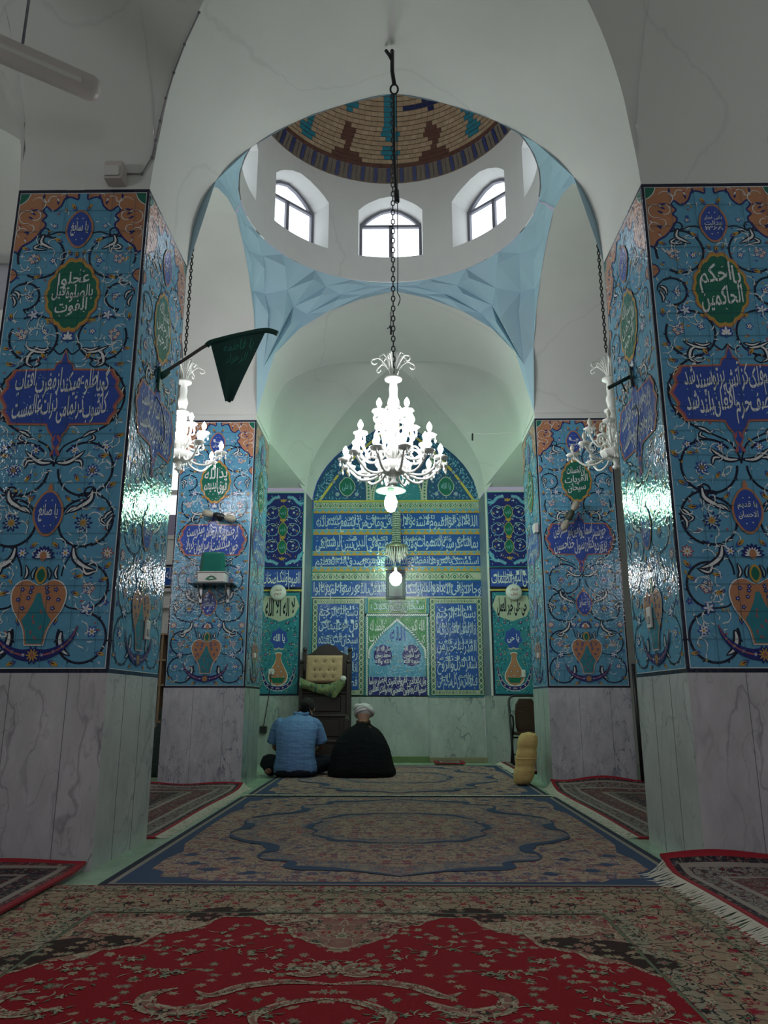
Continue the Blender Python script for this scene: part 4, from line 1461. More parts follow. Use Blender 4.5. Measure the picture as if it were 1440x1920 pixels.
# side strips on the qibla wall: arabesque panel, script band, vase panel
for s in (-1, 1):
    lab = 'narrow tiled strip left of the prayer niche, navy arabesque above and vase below' if s < 0 else 'narrow tiled strip right of the prayer niche, above the folding chair'
    t = thing('tiled_wall_strip', lab, 'tile panel', (s * 1.80, YQ - .02, 0), 0, 'tiled strips beside the niche')
    t['kind'] = 'thing'
    a = Art(); x0, x1 = -.33, .33
    a.rect(x0, 2.945, x1, 4.17, 'navy', 1); a.rect(x0 + .015, 2.96, x1 - .015, 4.155, 'indigo', 2)
    rnd = random.Random(21)
    for q in (1, -1):
        a.flip = q
        for cz in (3.30, 3.56, 3.84):
            a.stroke(a.arc((.17, cz), .10, 0, 360), .009, 'pale', 4)
            a.flower((.17, cz), .022, 6, 'white', 'cobalt', 'ochre', 5)
            a.split([(.10, cz + .08), (.15, cz + .06), (.20, cz + .09)], .022, 6)
            a.blossom((.22, cz - .03), .8, 1.0, 5)
        for z0 in (3.0, 4.1):
            P = crom([(.33, z0 - .10 if z0 > 4 else z0 + .2), (.24, z0 + (.06 if z0 < 4 else -.1)), (.16, z0 + (.05 if z0 < 4 else -.02)), (.06, z0)], 4)
            a.stroke(P, .05, 'turq', 3); a.stroke(P, .010, 'pale', 4)
        for _ in range(70):
            a.leaf((rnd.uniform(.03, .31), rnd.uniform(2.98, 4.12)), rnd.uniform(0, 3), .035, .010, rnd.choice(['pale', 'turq', 'ochre', 'white']), 3)
        a.stroke(a.arc((.30, 3.12), .05, 90, 300), .012, 'sky', 5); a.stroke(a.arc((.30, 4.0), .05, 60, 270), .012, 'sky', 5)
    a.flip = 1
    for cz in (3.28, 3.56, 3.84):
        a.poly(scaled(ogive(.075, .12, 6), (0, cz), 1), 'ochre', 6); a.poly(scaled(ogive(.066, .108, 6), (0, cz), 1), 'green', 7)
        a.text('یا رب', -.045, cz - .04, .045, cz + .045, 'pale', 9, .01)
    for cz in (3.08, 3.42, 3.70, 4.03):
        for g in (0, .9, -.9):
            a.leaf((.03 * sin(g), cz + .01), pi / 2 - g, .07, .03, 'ochre', 5)
    a.frame(x0, 2.945, x1, 4.17, .012, 'turq2', 8)
    a.build('arabesque_panel', t)
    a = Art(); a.rect(x0, 2.60, x1, 2.94, 'navy', 1); a.rect(x0 + .015, 2.64, x1 - .015, 2.92, 'cobalt', 2)
    a.band('القیوم اولئک اصحاب' if s < 0 else 'من النور الی الظلمات', x0 + .03, 2.65, x1 - .03, 2.915, 'white', .022)
    a.rect(x0, 2.575, x1, 2.60, 'yellow', 3)
    a.build('script_band', t)
    a = Art(); a.rect(x0, .985, x1, 2.57, 'navy', 1); a.rect(x0 + .03, 1.01, x1 - .03, 2.55, 'turq2', 2)
    for q in (1, -1):
        a.flip = q
        for _ in range(230):
            x, z = rnd.uniform(.02, .29), rnd.uniform(1.03, 2.52)
            if z > 2.2 and x < .25 or ((x / .16) ** 2 + ((z - 1.33) / .25) ** 2 < 1) or ((x / .15) ** 2 + ((z - 1.83) / .2) ** 2 < 1): continue
            a.leaf((x, z), rnd.uniform(0, 3), .035, .011, rnd.choice(['navy', 'indigo', 'sky', 'ochre', 'pale', 'turq', 'navy']), 3)
        for x, z, r in ((.2, 1.6, .022), (.24, 1.9, .02), (.12, 2.08, .02), (.22, 2.12, .018), (.25, 1.38, .018), (.18, 1.75, .02), (.25, 2.4, .02)):
            a.flower((x, z), r, 6, 'rose', 'indigo', 'white', 4)
        P = crom([(0, 1.09), (.08, 1.10), (.17, 1.15), (.22, 1.25), (.25, 1.36)], 5)
        a.stroke(P, .085, 'white', 5, lambda t: max(.2, 1 - t * .7)); a.stroke(P, .066, 'indigo', 6, lambda t: max(.2, 1 - t * .7))
        for p in P[1::4]: a.flower(p, .016, 6, 'pale', 'rose', 'ochre', 7)
    a.flip = 1
    vs = crom([(.02, 1.62), (.05, 1.60), (.035, 1.55), (.05, 1.48), (.10, 1.38), (.135, 1.30), (.13, 1.22), (.08, 1.16), (.0, 1.13)], 4)
    vf2 = vs + [(-x, z) for x, z in reversed(vs[:-1])]
    a.poly(scaled([(x, z - 1.37) for x, z in vf2], (0, 1.37), 1.1, 1.05), 'white', 6); a.poly(vf2, 'orange', 7)
    a.poly([(-.11, 1.25), (.11, 1.25), (.07, 1.17), (-.07, 1.17)], 'green', 8)
    for x, z in ((0, 1.42), (.05, 1.34), (-.05, 1.34), (0, 1.28), (.09, 1.27), (-.09, 1.27)):
        a.flower((x, z), .016, 6, 'white', 'indigo', 'ochre', 8)
    for k in range(9):
        g = radians(20 * k + 10); a.leaf((.05 * cos(g), 1.67 + .05 * sin(g)), g, .08, .022, 'cream', 6)
    P = [(.125 * (1 + .1 * cos(7 * t)) * sin(t), 1.84 + .15 * (1 + .1 * cos(7 * t)) * cos(t)) for t in [2 * pi * k / 56 for k in range(56)]]
    a.poly(P, 'cobalt', 6); a.text('یا الله' if s < 0 else 'یا حی', -.09, 1.77, .09, 1.91, 'white', 8, .02)
    a.poly([(-.30, 2.34), (-.22, 2.18), (0, 2.10), (.22, 2.18), (.30, 2.34), (.24, 2.50), (-.24, 2.50)], 'cream', 5)
    a.text('لا اله الا الله' if s < 0 else 'حی علی خیر العمل', -.23, 2.18, .23, 2.47, 'navy', 8, .03)
    a.build('vase_panel', t)
# cream fillet between strips and niche


# ================================================================== LAMPS
def scroll(c, r, turns, a0, n=18):
    return [(c[0] + r * (1 - .75 * i / n) * cos(a0 + turns * 2 * pi * i / n), c[1] + r * (1 - .75 * i / n) * sin(a0 + turns * 2 * pi * i / n)) for i in range(n + 1)]


def chandelier(label, loc, tiers, S=1.0, lit=True, chain_top=9.0, crown=True, hookless=False, sparse=False):
    """loc = bottom bowl; tiers = (height, radius, arms, turn)"""
    g = M['opal']; bm = M['bulb'] if lit else M['bulb_off']
    t = thing('chandelier', label, 'chandelier', loc)
    col = MB()
    hs = tiers[-1][0]
    H = 1.02 * S
    pr = [(.001, -.12), (.03, -.11), (.045, -.09), (.02, -.06), (.03, -.03), (.05, 0), (.055, .05), (.035, .08), (.045, .12), (.06, .20), (.058, .30), (.07, .34), (.05, .36), (.045, .40), (.055, .50), (.060, .54), (.05, .56),
          (.085, .58), (.09, .60), (.04, .62), (.045, .66), (.06, .72), (.055, .76), (.04, .80), (.045, .88), (.035, .94), (.085, .97), (.09, .995), (.03, 1.0), (.02, 1.02), (.001, 1.025)]
    col.lathe([(r * S, z * S) for r, z in pr], g, 20)
    col.build('column', t)
    bw = MB()
    bw.lathe([(r * S, z * S) for r, z in [(.001, -.015), (.07, -.01), (.13, .03), (.165, .075), (.17, .10), (.15, .105), (.10, .085), (.04, .08), (.001, .08)]], g, 40, None, True, 10, .05)
    bw.build('glass_bowl', t)
    if crown:
        cr = MB()
        for k in range(6):
            a = 2 * pi * k / 6 + .3
            ca, sa = cos(a), sin(a)
            for (rr, hh, cur) in ((.20, .19, .055), (.13, .24, .035)):
                P = [(0.03, 0), (.035, .06), (rr * .45, hh * .75), (rr * .75, hh), (rr, hh * .92)]
                P = crom(P, 4)
                e = P[-1]
                P += [(e[0] + cur * .5 * sin(w), e[1] - cur * (1 - cos(w)) * .5) for w in [.5 * i for i in range(1, 10)]]
                cr.tube([(p[0] * S * ca, p[0] * S * sa, (1.0 + p[1]) * S) for p in P], .008 * S, g, 6)
        for k in range(4):
            a = 2 * pi * k / 4 + .7
            cr.tube([(.02 * S * cos(a), .02 * S * sin(a), 1.0 * S), (.05 * S * cos(a), .05 * S * sin(a), 1.15 * S), (.06 * S * cos(a), .06 * S * sin(a), 1.24 * S), (.055 * S * cos(a), .055 * S * sin(a), 1.28 * S)], [.008 * S, .01 * S, .018 * S, .004 * S], g, 6)
        cr.build('crown_scrolls', t)
    rnd = random.Random(7)
    protos = {}
    for ti, (z, R, n, turn) in enumerate(tiers):
        key = (z, R)
        for k in range(n):
            a = 2 * pi * k / n + turn
            if not protos.get(key):
                arm = MB()
                z0 = z - .12 * S if ti else z - .05 * S
                P = crom([(.04 * S, z0 + .02 * S), (R * .35, z0 - .12 * S), (R * .70, z0 - .14 * S), (R * .97, z0 - .03 * S), (R, z - .075 * S)], 5)
                arm.tube([(p[0], 0, p[1]) for p in P], .0135 * S, g, 7)
                # curl at the root
                P = crom([(.04 * S, z0 + .02 * S), (R * .25, z0 + .13 * S), (R * .48, z0 + .14 * S), (R * .58, z0 + .06 * S), (R * .48, z0 + .03 * S)], 4)
                arm.tube([(p[0], 0, p[1]) for p in P], .0105 * S, g, 6)
                # dish and sleeve
                Tm = Matrix.Translation((R, 0, z - .075 * S))
                arm.lathe([(r * S, h * S) for r, h in [(.001, 0), (.015, .002), (.052, .012), (.072, .030), (.070, .037), (.03, .018), (.016, .02), (.016, .075), (.001, .076)]], g, 18, Tm, True, 6, .06)
                ao = arm.build('arm', t, None, (0, 0, a))
                bu = MB()
                bu.lathe([(r * S, h * S) for r, h in [(.001, 0), (.015, .004), (.024, .024), (.027, .040), (.020, .062), (.008, .084), (.001, .092)]], bm, 12, Matrix.Translation((R, 0, z)))
                bo = bu.build('candle_bulb', ao)
                for q in range(4):
                    b = 2 * pi * q / 4 + .3
                    if q == 0:
                        dr = MB()
                        dr.lathe([(r * S, h * S) for r, h in [(.001, -.078), (.011, -.064), (.012, -.050), (.004, -.032), (.002, -.030), (.006, -.020), (.006, -.012), (.001, -.006), (.001, 0)]], g, 8)
                        d0 = dr.build('glass_drop', ao)
                    else:
                        d0 = d0.copy(); COL.objects.link(d0)
                    d0.location = (R + .056 * S * cos(b), .056 * S * sin(b), z - .05 * S)
                protos[key] = ao
            else:
                c = protos[key].copy(); COL.objects.link(c); c.rotation_euler = (0, 0, a)
                for ch in protos[key].children:
                    d = ch.copy(); COL.objects.link(d); d.parent = c
    # hanging pendants under the bowl
    for q in range(10):
        b = 2 * pi * q / 10
        pd = MB()
        pd.lathe([(r * S, h * S) for r, h in [(.001, -.085), (.010, -.070), (.011, -.056), (.004, -.035), (.003, -.03), (.007, -.02), (.003, -.01), (.001, 0)]], g, 8, Matrix.Translation((.15 * S * cos(b), .15 * S * sin(b), .06 * S)))
        pd.build('glass_drop', t)
    return t


def chain(label, p0, p1, cat='chain', link=.05, r=.006, dense=True):
    """oval links between two points (nearly vertical)"""
    a, b = Vector(p0), Vector(p1); l = (b - a).length; n = max(2, int(l / (link * .8)))
    q = (b - a).to_track_quat('Z', 'Y').to_matrix().to_4x4()
    mb = MB()
    for i in range(n):
        c = a.lerp(b, (i + .5) / n)
        T = Matrix.Translation(c) @ q @ Matrix.Rotation((pi / 2) * (i % 2), 4, 'Z')
        P = [(link * .26 * cos(w), 0, link * .5 * sin(w)) for w in [2 * pi * k / 8 for k in range(9)]]
        mb.tube(P, r, M['iron'], 4, False, True, T)
    o = mb.build('hanging_chain')
    return tag(o, label, cat, 'chandelier chains')


CH = (-0.015, 7.0, 3.03)
chandelier('large lit white glass chandelier hanging under the dome', CH,
           [(.16, .47, 12, .2), (.40, .36, 8, .5), (.64, .19, 4, .75)], 1.0, True)
chain('long dark chain from the dome to the large lit chandelier', (-.015, 7.0, 9.2), (-.015, 7.0, 4.09), link=.07)
SB = (-2.10, 6.98, 3.16)
chandelier('lit white glass chandelier half hidden behind the nearer left pillar', SB, [(.13, .40, 7, .05), (.36, .22, 5, .4)], .84, True)
SB2 = (2.12, 6.98, 3.16)
chandelier('unlit white glass chandelier beside the nearer right pillar', SB2, [(.13, .40, 7, .1), (.36, .22, 5, .5)], .84, False)
for s, lb in ((-1, 'left'), (1, 'right')):
    chain('dark chain of the %s side chandelier under the side arch' % lb, (s * 2.11, 6.98, 5.82), (s * 2.11, 6.98, 4.28), link=.05)
    hk = MB()
    hk.tube([(0, 0, .06)] + [(.05 * cos(w), 0, -.02 + .05 * sin(w)) for w in [radians(x) for x in range(120, 420, 25)]], .012, M['iron'], 8)
    hk.lathe([(.001, .05), (.03, .055), (.03, .07), (.001, .07)], M['iron'], 10)
    hk.tube([(-.08, .01, .0), (-.03, .0, .03), (.02, 0, .0), (.07, .01, .02)], .004, M['iron'], 5)
    tag(hk.build('ceiling_hook', None, (s * 2.11, 6.98, 5.86)), 'iron hook with wire ends at the crown of the %s side arch' % lb, 'hook', 'ceiling hooks')

# cool pendant lamp behind the chandelier
PL_ = (-.06, 9.62, 3.60)
t = thing('pendant_lamp', 'green-white pendant lamp with a flat shade behind the large chandelier', 'lamp', PL_)
mb = MB(); mb.lathe([(.001, .10), (.03, .10), (.05, .06), (.11, .035), (.20, .0), (.202, -.012), (.11, .012), (.05, .03), (.001, .03)], M['opal'], 32); mb.build('lamp_shade', t)
mb = MB(); mb.lathe([(.001, .03), (.045, .025), (.05, -.05), (.04, -.06), (.001, -.06)], M['offwhite'], 16); mb.build('lamp_socket', t)
mb = MB(); mb.lathe([(.001, -.30), (.05, -.28), (.078, -.22), (.085, -.16), (.07, -.10), (.045, -.06), (.001, -.055)], M['bulb_green'], 20); mb.build('bulb', t)
mb = MB(); mb.tube([(0, 0, .10), (0, 0, 1.9)], .006, M['iron'], 6); mb.build('cord', t)

# tube lamp in the left aisle
t = thing('tube_lamp', 'bright upright tube lamp in the left aisle between the two left pillars', 'lamp', (-2.72, 9.75, 3.60))
mb = MB(); mb.lathe([(.001, .32), (.06, .32), (.065, .24), (.07, .20), (.001, .20)], M['offwhite'], 16); mb.build('lamp_socket', t)
mb = MB(); mb.lathe([(.001, -.30), (.05, -.29), (.075, -.25), (.08, 0), (.08, .15), (.07, .20), (.001, .20)], M['tube'], 18); mb.build('bulb', t)
mb = MB(); mb.tube([(0, 0, .3), (0, 0, 3.2)], .006, M['iron'], 6); mb.build('cord', t)
add_light('tube_lamp_light', 'POINT', (-2.85, 9.3, 3.5), 20, (1.0, .98, 1.0), .15)

# crystal pendant and bulb in front of the niche
NP = (.015, 11.45, 3.13)
t = thing('crystal_pendant', 'small tiered crystal pendant hanging in front of the niche script bands', 'pendant lamp', NP)
m, nt, b = newmat('crystal'); b.inputs['Base Color'].default_value = (.52, .55, .47, 1); b.inputs['Roughness'].default_value = .12; b.inputs['Transmission Weight'].default_value = .35; M['crystal'] = m
mb = MB()
for k in range(14):
    a = 2 * pi * k / 14
    for j in range(14):
        r = .055 + (.0 if j < 12 else .01)
        mb.ball((r * cos(a), r * sin(a), .62 - j * .036), .015, M['crystal'], 6)
mb.build('bead_strings', t)
mb = MB(); mb.lathe([(.05, .13), (.16, .10), (.17, .07), (.16, .06), (.05, .10)], M['brass'] if 'brass' in M else basic('old_brass', (.25, .24, .16), .4, .4), 24); mb.build('rim', t)
mb = MB()
for ring, (r, z, l) in enumerate(((.165, .07, .10), (.135, .05, .13), (.095, .02, .15), (.055, -.02, .15))):
    nn = int(r * 130) + 4
    for k in range(nn):
        a = 2 * pi * k / nn
        mb.lathe([(.001, -l), (.010, -l * .7), (.012, -l * .5), (.006, -l * .15), (.001, 0)], M['crystal'], 6, Matrix.Translation((r * cos(a), r * sin(a), z)))
mb.build('crystal_drops', t)
mb = MB(); mb.tube([(0, 0, .6), (0, 0, 1.6)], .004, M['iron'], 5); mb.build('cord', t)
BL = (.0, 11.30, 2.70)
t = thing('hanging_bulb', 'bright bare bulb glowing below the crystal pendant', 'bulb', BL)
mb = MB(); mb.lathe([(.001, .17), (.02, .17), (.022, .09), (.001, .09)], M['offwhite'], 12); mb.build('bulb_socket', t)
mb = MB(); mb.lathe([(.001, -.12), (.05, -.105), (.085, -.06), (.095, 0), (.08, .055), (.045, .085), (.02, .10), (.001, .10)], M['bulb_small'], 20); mb.build('bulb_glass', t)
mb = MB(); mb.tube([(0, 0, .16), (.01, 0, .5)], .004, M['iron'], 5); mb.build('cord', t)
add_light('hanging_bulb_light', 'POINT', (BL[0], BL[1] - .13, BL[2]), 14, (1.0, 1.0, 1.0), .08)
# dark framed panel on the tiles behind the bulb
t = thing('framed_panel', 'small grey framed panel on the niche tiles behind the bare bulb', 'picture frame', (.0, YM - .035, 2.72))
mb = MB(); w_, h_ = .155, .235
for a_, b_ in (((-w_, 0, -h_), (w_, .03, -h_ + .045)), ((-w_, 0, h_ - .045), (w_, .03, h_)), ((-w_, 0, -h_ + .045), (-w_ + .045, .03, h_ - .045)), ((w_ - .045, 0, -h_ + .045), (w_, .03, h_ - .045))):
    mb.bbox(a_, b_, basic('grey_frame', (.09, .095, .11), .5, .2), .006)
mb.build('frame', t)
mb = MB(); mb.box((-w_ + .04, .018, -h_ + .04), (w_ - .04, .024, h_ - .04), basic('smoked_glass', (.035, .04, .055), .3)); mb.build('glass_front', t)


# ================================================================== RUGS
def floral(name, base, cols, s=9.0, keep=.35, size=.30, small=True, vine_c=None, mx=0.0, var=.25, s2=26.0, vine_w=.05, seed=0.0):
    """woven flowers: mirrored about x = mx; big blossoms, small buds and a winding stem"""
    m, nt, b = newmat(name)
    co = coord(nt)
    sp = N(nt, 'SeparateXYZ'); L(nt, co, sp.inputs[0])
    ax = math_n(nt, 'ABSOLUTE', math_n(nt, 'SUBTRACT', sp.outputs[0], mx))
    cb = N(nt, 'CombineXYZ'); L(nt, ax, cb.inputs[0]); L(nt, sp.outputs[1], cb.inputs[1]); cb.inputs[2].default_value = seed
    v = cb.outputs[0]
    wz = noise(nt, v, 14.0, 2)
    sc = N(nt, 'VectorMath', operation='SCALE'); L(nt, wz.outputs['Color'], sc.inputs[0]); sc.inputs['Scale'].default_value = .05
    ad = N(nt, 'VectorMath', operation='ADD'); L(nt, v, ad.inputs[0]); L(nt, sc.outputs[0], ad.inputs[1]); v = ad.outputs[0]
    c = mix_c(nt, noise(nt, v, 60, 2).outputs[0], tuple(x * (1 - var) for x in base), tuple(x * (1 + var) for x in base))

    def layer(c, scale, thr, sz, idx, star=True):
        vo = N(nt, 'TexVoronoi', voronoi_dimensions='2D'); L(nt, v, vo.inputs['Vector']); vo.inputs['Scale'].default_value = scale
        sp2 = N(nt, 'SeparateColor'); L(nt, vo.outputs['Color'], sp2.inputs[0])
        # petals: radius changes with the angle around the cell point
        df = N(nt, 'VectorMath', operation='SUBTRACT'); L(nt, v, df.inputs[0]); L(nt, vo.outputs['Position'], df.inputs[1])
        s3 = N(nt, 'SeparateXYZ'); L(nt, df.outputs[0], s3.inputs[0])
        an = math_n(nt, 'ARCTAN2', s3.outputs[1], s3.outputs[0])
        pet = math_n(nt, 'COSINE', math_n(nt, 'MULTIPLY', an, 6.0))
        r = math_n(nt, 'MULTIPLY', vo.outputs['Distance'], math_n(nt, 'SUBTRACT', 1.15, math_n(nt, 'MULTIPLY', pet, .30)))
        on = math_n(nt, 'LESS_THAN', r, sz)
        inner = math_n(nt, 'LESS_THAN', r, sz * .62); core = math_n(nt, 'LESS_THAN', vo.outputs['Distance'], sz * .25)
        gate = math_n(nt, 'GREATER_THAN', sp2.outputs[1], thr)
        n_ = len(cols)
        pick = N(nt, 'ValToRGB'); pick.color_ramp.interpolation = 'CONSTANT'
        el = pick.color_ramp.elements
        while len(el) < n_: el.new(.5)
        for i, e in enumerate(el):
            e.position = i / n_; e.color = (*cols[(i + idx) % n_], 1)
        L(nt, sp2.outputs[0], pick.inputs[0])
        pick2 = N(nt, 'ValToRGB'); pick2.color_ramp.interpolation = 'CONSTANT'
        el = pick2.color_ramp.elements
        while len(el) < n_: el.new(.5)
        for i, e in enumerate(el):
            e.position = i / n_; e.color = (*cols[(i + idx + 2) % n_], 1)
        L(nt, sp2.outputs[2], pick2.inputs[0])
        c = mix_c(nt, math_n(nt, 'MULTIPLY', on, gate), c, pick.outputs[0])
        c = mix_c(nt, math_n(nt, 'MULTIPLY', inner, gate), c, pick2.outputs[0])
        c = mix_c(nt, math_n(nt, 'MULTIPLY', core, gate), c, cols[idx % n_])
        return c
    if vine_c:
        ve = N(nt, 'TexVoronoi', voronoi_dimensions='2D', feature='DISTANCE_TO_EDGE'); L(nt, v, ve.inputs['Vector']); ve.inputs['Scale'].default_value = s * .9
        c = mix_c(nt, math_n(nt, 'LESS_THAN', ve.outputs['Distance'], vine_w), c, vine_c)
    if small:
        c = layer(c, s2, .35, .33, 1)
    c = layer(c, s, keep, size, 0)
    L(nt, c, b.inputs['Base Color'])
    b.inputs['Roughness'].default_value = .95
    b.inputs['Specular IOR Level'].default_value = .1
    b.inputs['Sheen Weight'].default_value = .03
    L(nt, bump(nt, noise(nt, co, 420, 2).outputs[0], .35, .004), b.inputs['Normal'])
    return m


CREAM, SAND, DK, RD_, GRN, BLU, ROSE, BRN = (.42, .35, .24), (.32, .23, .15), (.020, .016, .018), (.26, .010, .022), (.13, .16, .10), (.03, .05, .11), (.24, .06, .07), (.06, .025, .022)
RG = dict(
    red=floral('carpet_red_field', (.25, .003, .010), [(.32, .26, .17), SAND, GRN, (.30, .24, .16), (.2, .14, .12)], 19, .58, .34, False, None, -.215, .12, 21.0),
    border=floral('carpet_beige_border', (.31, .225, .15), [RD_, DK, GRN, CREAM, ROSE, SAND], 13, .15, .34, True, DK, -.215, .2, 30, .035, 2.0),
    guard=floral('carpet_guard', (.30, .26, .19), [DK, GRN, RD_, CREAM], 20, .1, .34, True, DK, -.215, .2, 40, .05, 4.0),
    corner=floral('carpet_corner', (.26, .125, .10), [SAND, CREAM, RD_, GRN, DK, ROSE], 12, .15, .36, True, CREAM, -.215, .2, 28, .03, 1.0),
    dark=floral('carpet_dark_lobe', (.030, .016, .014), [SAND, ROSE, SAND, GRN], 17, .30, .34, False, BRN, -.215, .2, 30, .02, 3.0),
    cream=floral('carpet_cream', (.40, .34, .24), [SAND, RD_, GRN, CREAM, BRN], 24, .1, .36, True, RD_, -.215, .2, 44, .03, 5.0),
    bud=basic('carpet_cream_bud', (.34, .29, .20), .95, bmp=.3),
    line=basic('carpet_red_edge', (.30, .010, .022), .95, var=.2, bmp=.4), gline=basic('carpet_green_line', (.10, .13, .08), .95, bmp=.3),
    bfield=floral('carpet_rose_beige_field', (.38, .265, .20), [(.26, .08, .09), (.10, .10, .17), (.38, .29, .22), (.22, .19, .14), (.32, .15, .13), (.14, .09, .13)], 13, .1, .42, True, (.17, .12, .12), 0, .2, 30, .05, 6.0),
    bblue=basic('carpet_blue', (.026, .050, .115), .95, var=.2, scale=30, bmp=.3), bnavy=basic('carpet_navy', (.010, .013, .035), .95, bmp=.3),
    bgrey=floral('carpet_grey_blue', (.26, .20, .18), [(.26, .12, .12), (.10, .11, .17), (.32, .26, .20)], 14, .1, .40, True, (.12, .12, .17), 0, .2, 32, .05, 7.0),
    bcream=basic('carpet_cream_line', (.26, .22, .19), .95, bmp=.3),
    fringe=basic('fringe_cotton', (.56, .52, .43), .95, var=.15, bmp=.4),
    mfield=floral('maroon_rug_field', (.11, .035, .042), [(.25, .2, .16), (.02, .02, .05), (.2, .05, .05), (.12, .12, .1), (.16, .1, .07)], 15, .15, .34, True, (.16, .13, .11), 0, .2, 34, .04, 8.0),
    mgrey=floral('maroon_rug_band', (.22, .20, .18), [(.12, .02, .03), (.02, .02, .04), (.26, .22, .18), (.1, .06, .05)], 20, .1, .34, True, (.05, .03, .04), 0, .2, 44, .05, 9.0),
    mdark=floral('maroon_rug_dark_band', (.025, .02, .028), [(.2, .17, .13), (.14, .02, .03), (.07, .07, .09)], 24, .2, .32, True, (.10, .08, .07), 0, .2, 50, .03, 9.5),
)


def art_build(a, name, parent, z, mats, eps=.0007):
    mb = MB()
    for i, (V, F, m, lay) in enumerate(a.items):
        d = z + lay * eps + i * 1e-6
        mb.add([(x, y, d) for x, y in V], F, mats[m])
    return mb.build(name, parent)


def slab(parent, x0, y0, x1, y1, z, mat, name='backing'):
    mb = MB(); mb.bbox((x0, y0, 0.001), (x1, y1, z), mat, .003); return mb.build(name, parent)


def fringe(parent, pts, length, seed=0, step=.009, name='fringe', zmin=.004, w=.0035):
    """knotted strands hanging from an edge; pts = (x, y, z, dx, dy)"""
    rnd = random.Random(seed); mb = MB()
    for (x0, y0, z0, dx, dy), (x1, y1, z1, _a, _b) in zip(pts, pts[1:]):
        l = hypot(x1 - x0, y1 - y0); n = max(1, int(l / step))
        for i in range(n):
            t = i / n
            x, y, z = x0 + (x1 - x0) * t, y0 + (y1 - y0) * t, z0 + (z1 - z0) * t
            L_ = length * rnd.uniform(.7, 1.15); sw = rnd.uniform(-.35, .35)
            tx, ty = (x1 - x0) / l, (y1 - y0) / l
            P = [(x, y, z)]
            for k in (1, 2, 3):
                q = k / 3
                P.append((x + dx * L_ * q + tx * sw * L_ * q * q, y + dy * L_ * q + ty * sw * L_ * q * q, max(zmin, z * (1 - q) ** 2 + rnd.uniform(.002, .010))))
            V = []
            for p in P: V += [(p[0] - tx * w, p[1] - ty * w, p[2]), (p[0] + tx * w, p[1] + ty * w, p[2] + .002)]
            mb.add(V, [(2 * k, 2 * k + 1, 2 * k + 3, 2 * k + 2) for k in range(3)], RG['fringe'])
    return mb.build(name, parent)


# --- the large red carpet in front
RX, RW, RY1, RY0 = -.215, 1.60, 4.08, -.10
t = thing('red_carpet', 'red carpet with cream flowers and a beige border nearest the camera', 'carpet', (0, 0, 0), 0, 'woven carpets')
slab(t, RX - RW, RY0, RX + RW, RY1, .014, RG['line'])
a = Art(); a.ox = 0
X0, X1 = RX - RW, RX + RW
a.rect(X0 + .02, RY0 + .02, X1 - .02, RY1 - .030, 'border', 1)
for k, (o, m, w) in enumerate(((.02, 'guard', .10), (.125, 'gline', .008), (.42, 'guard', .075), (.50, 'gline', .012))):
    a.frame(X0 + o, RY0 + o, X1 - o, RY1 - o, w, m, 2 + k)
xi0, xi1, yi1, yi0 = X0 + .51, X1 - .51, RY1 - .53, RY0 + .53
cy = (yi0 + yi1) / 2
a.rect(xi0, yi0, xi1, yi1, 'corner', 3)
hw = (xi1 - xi0) / 2
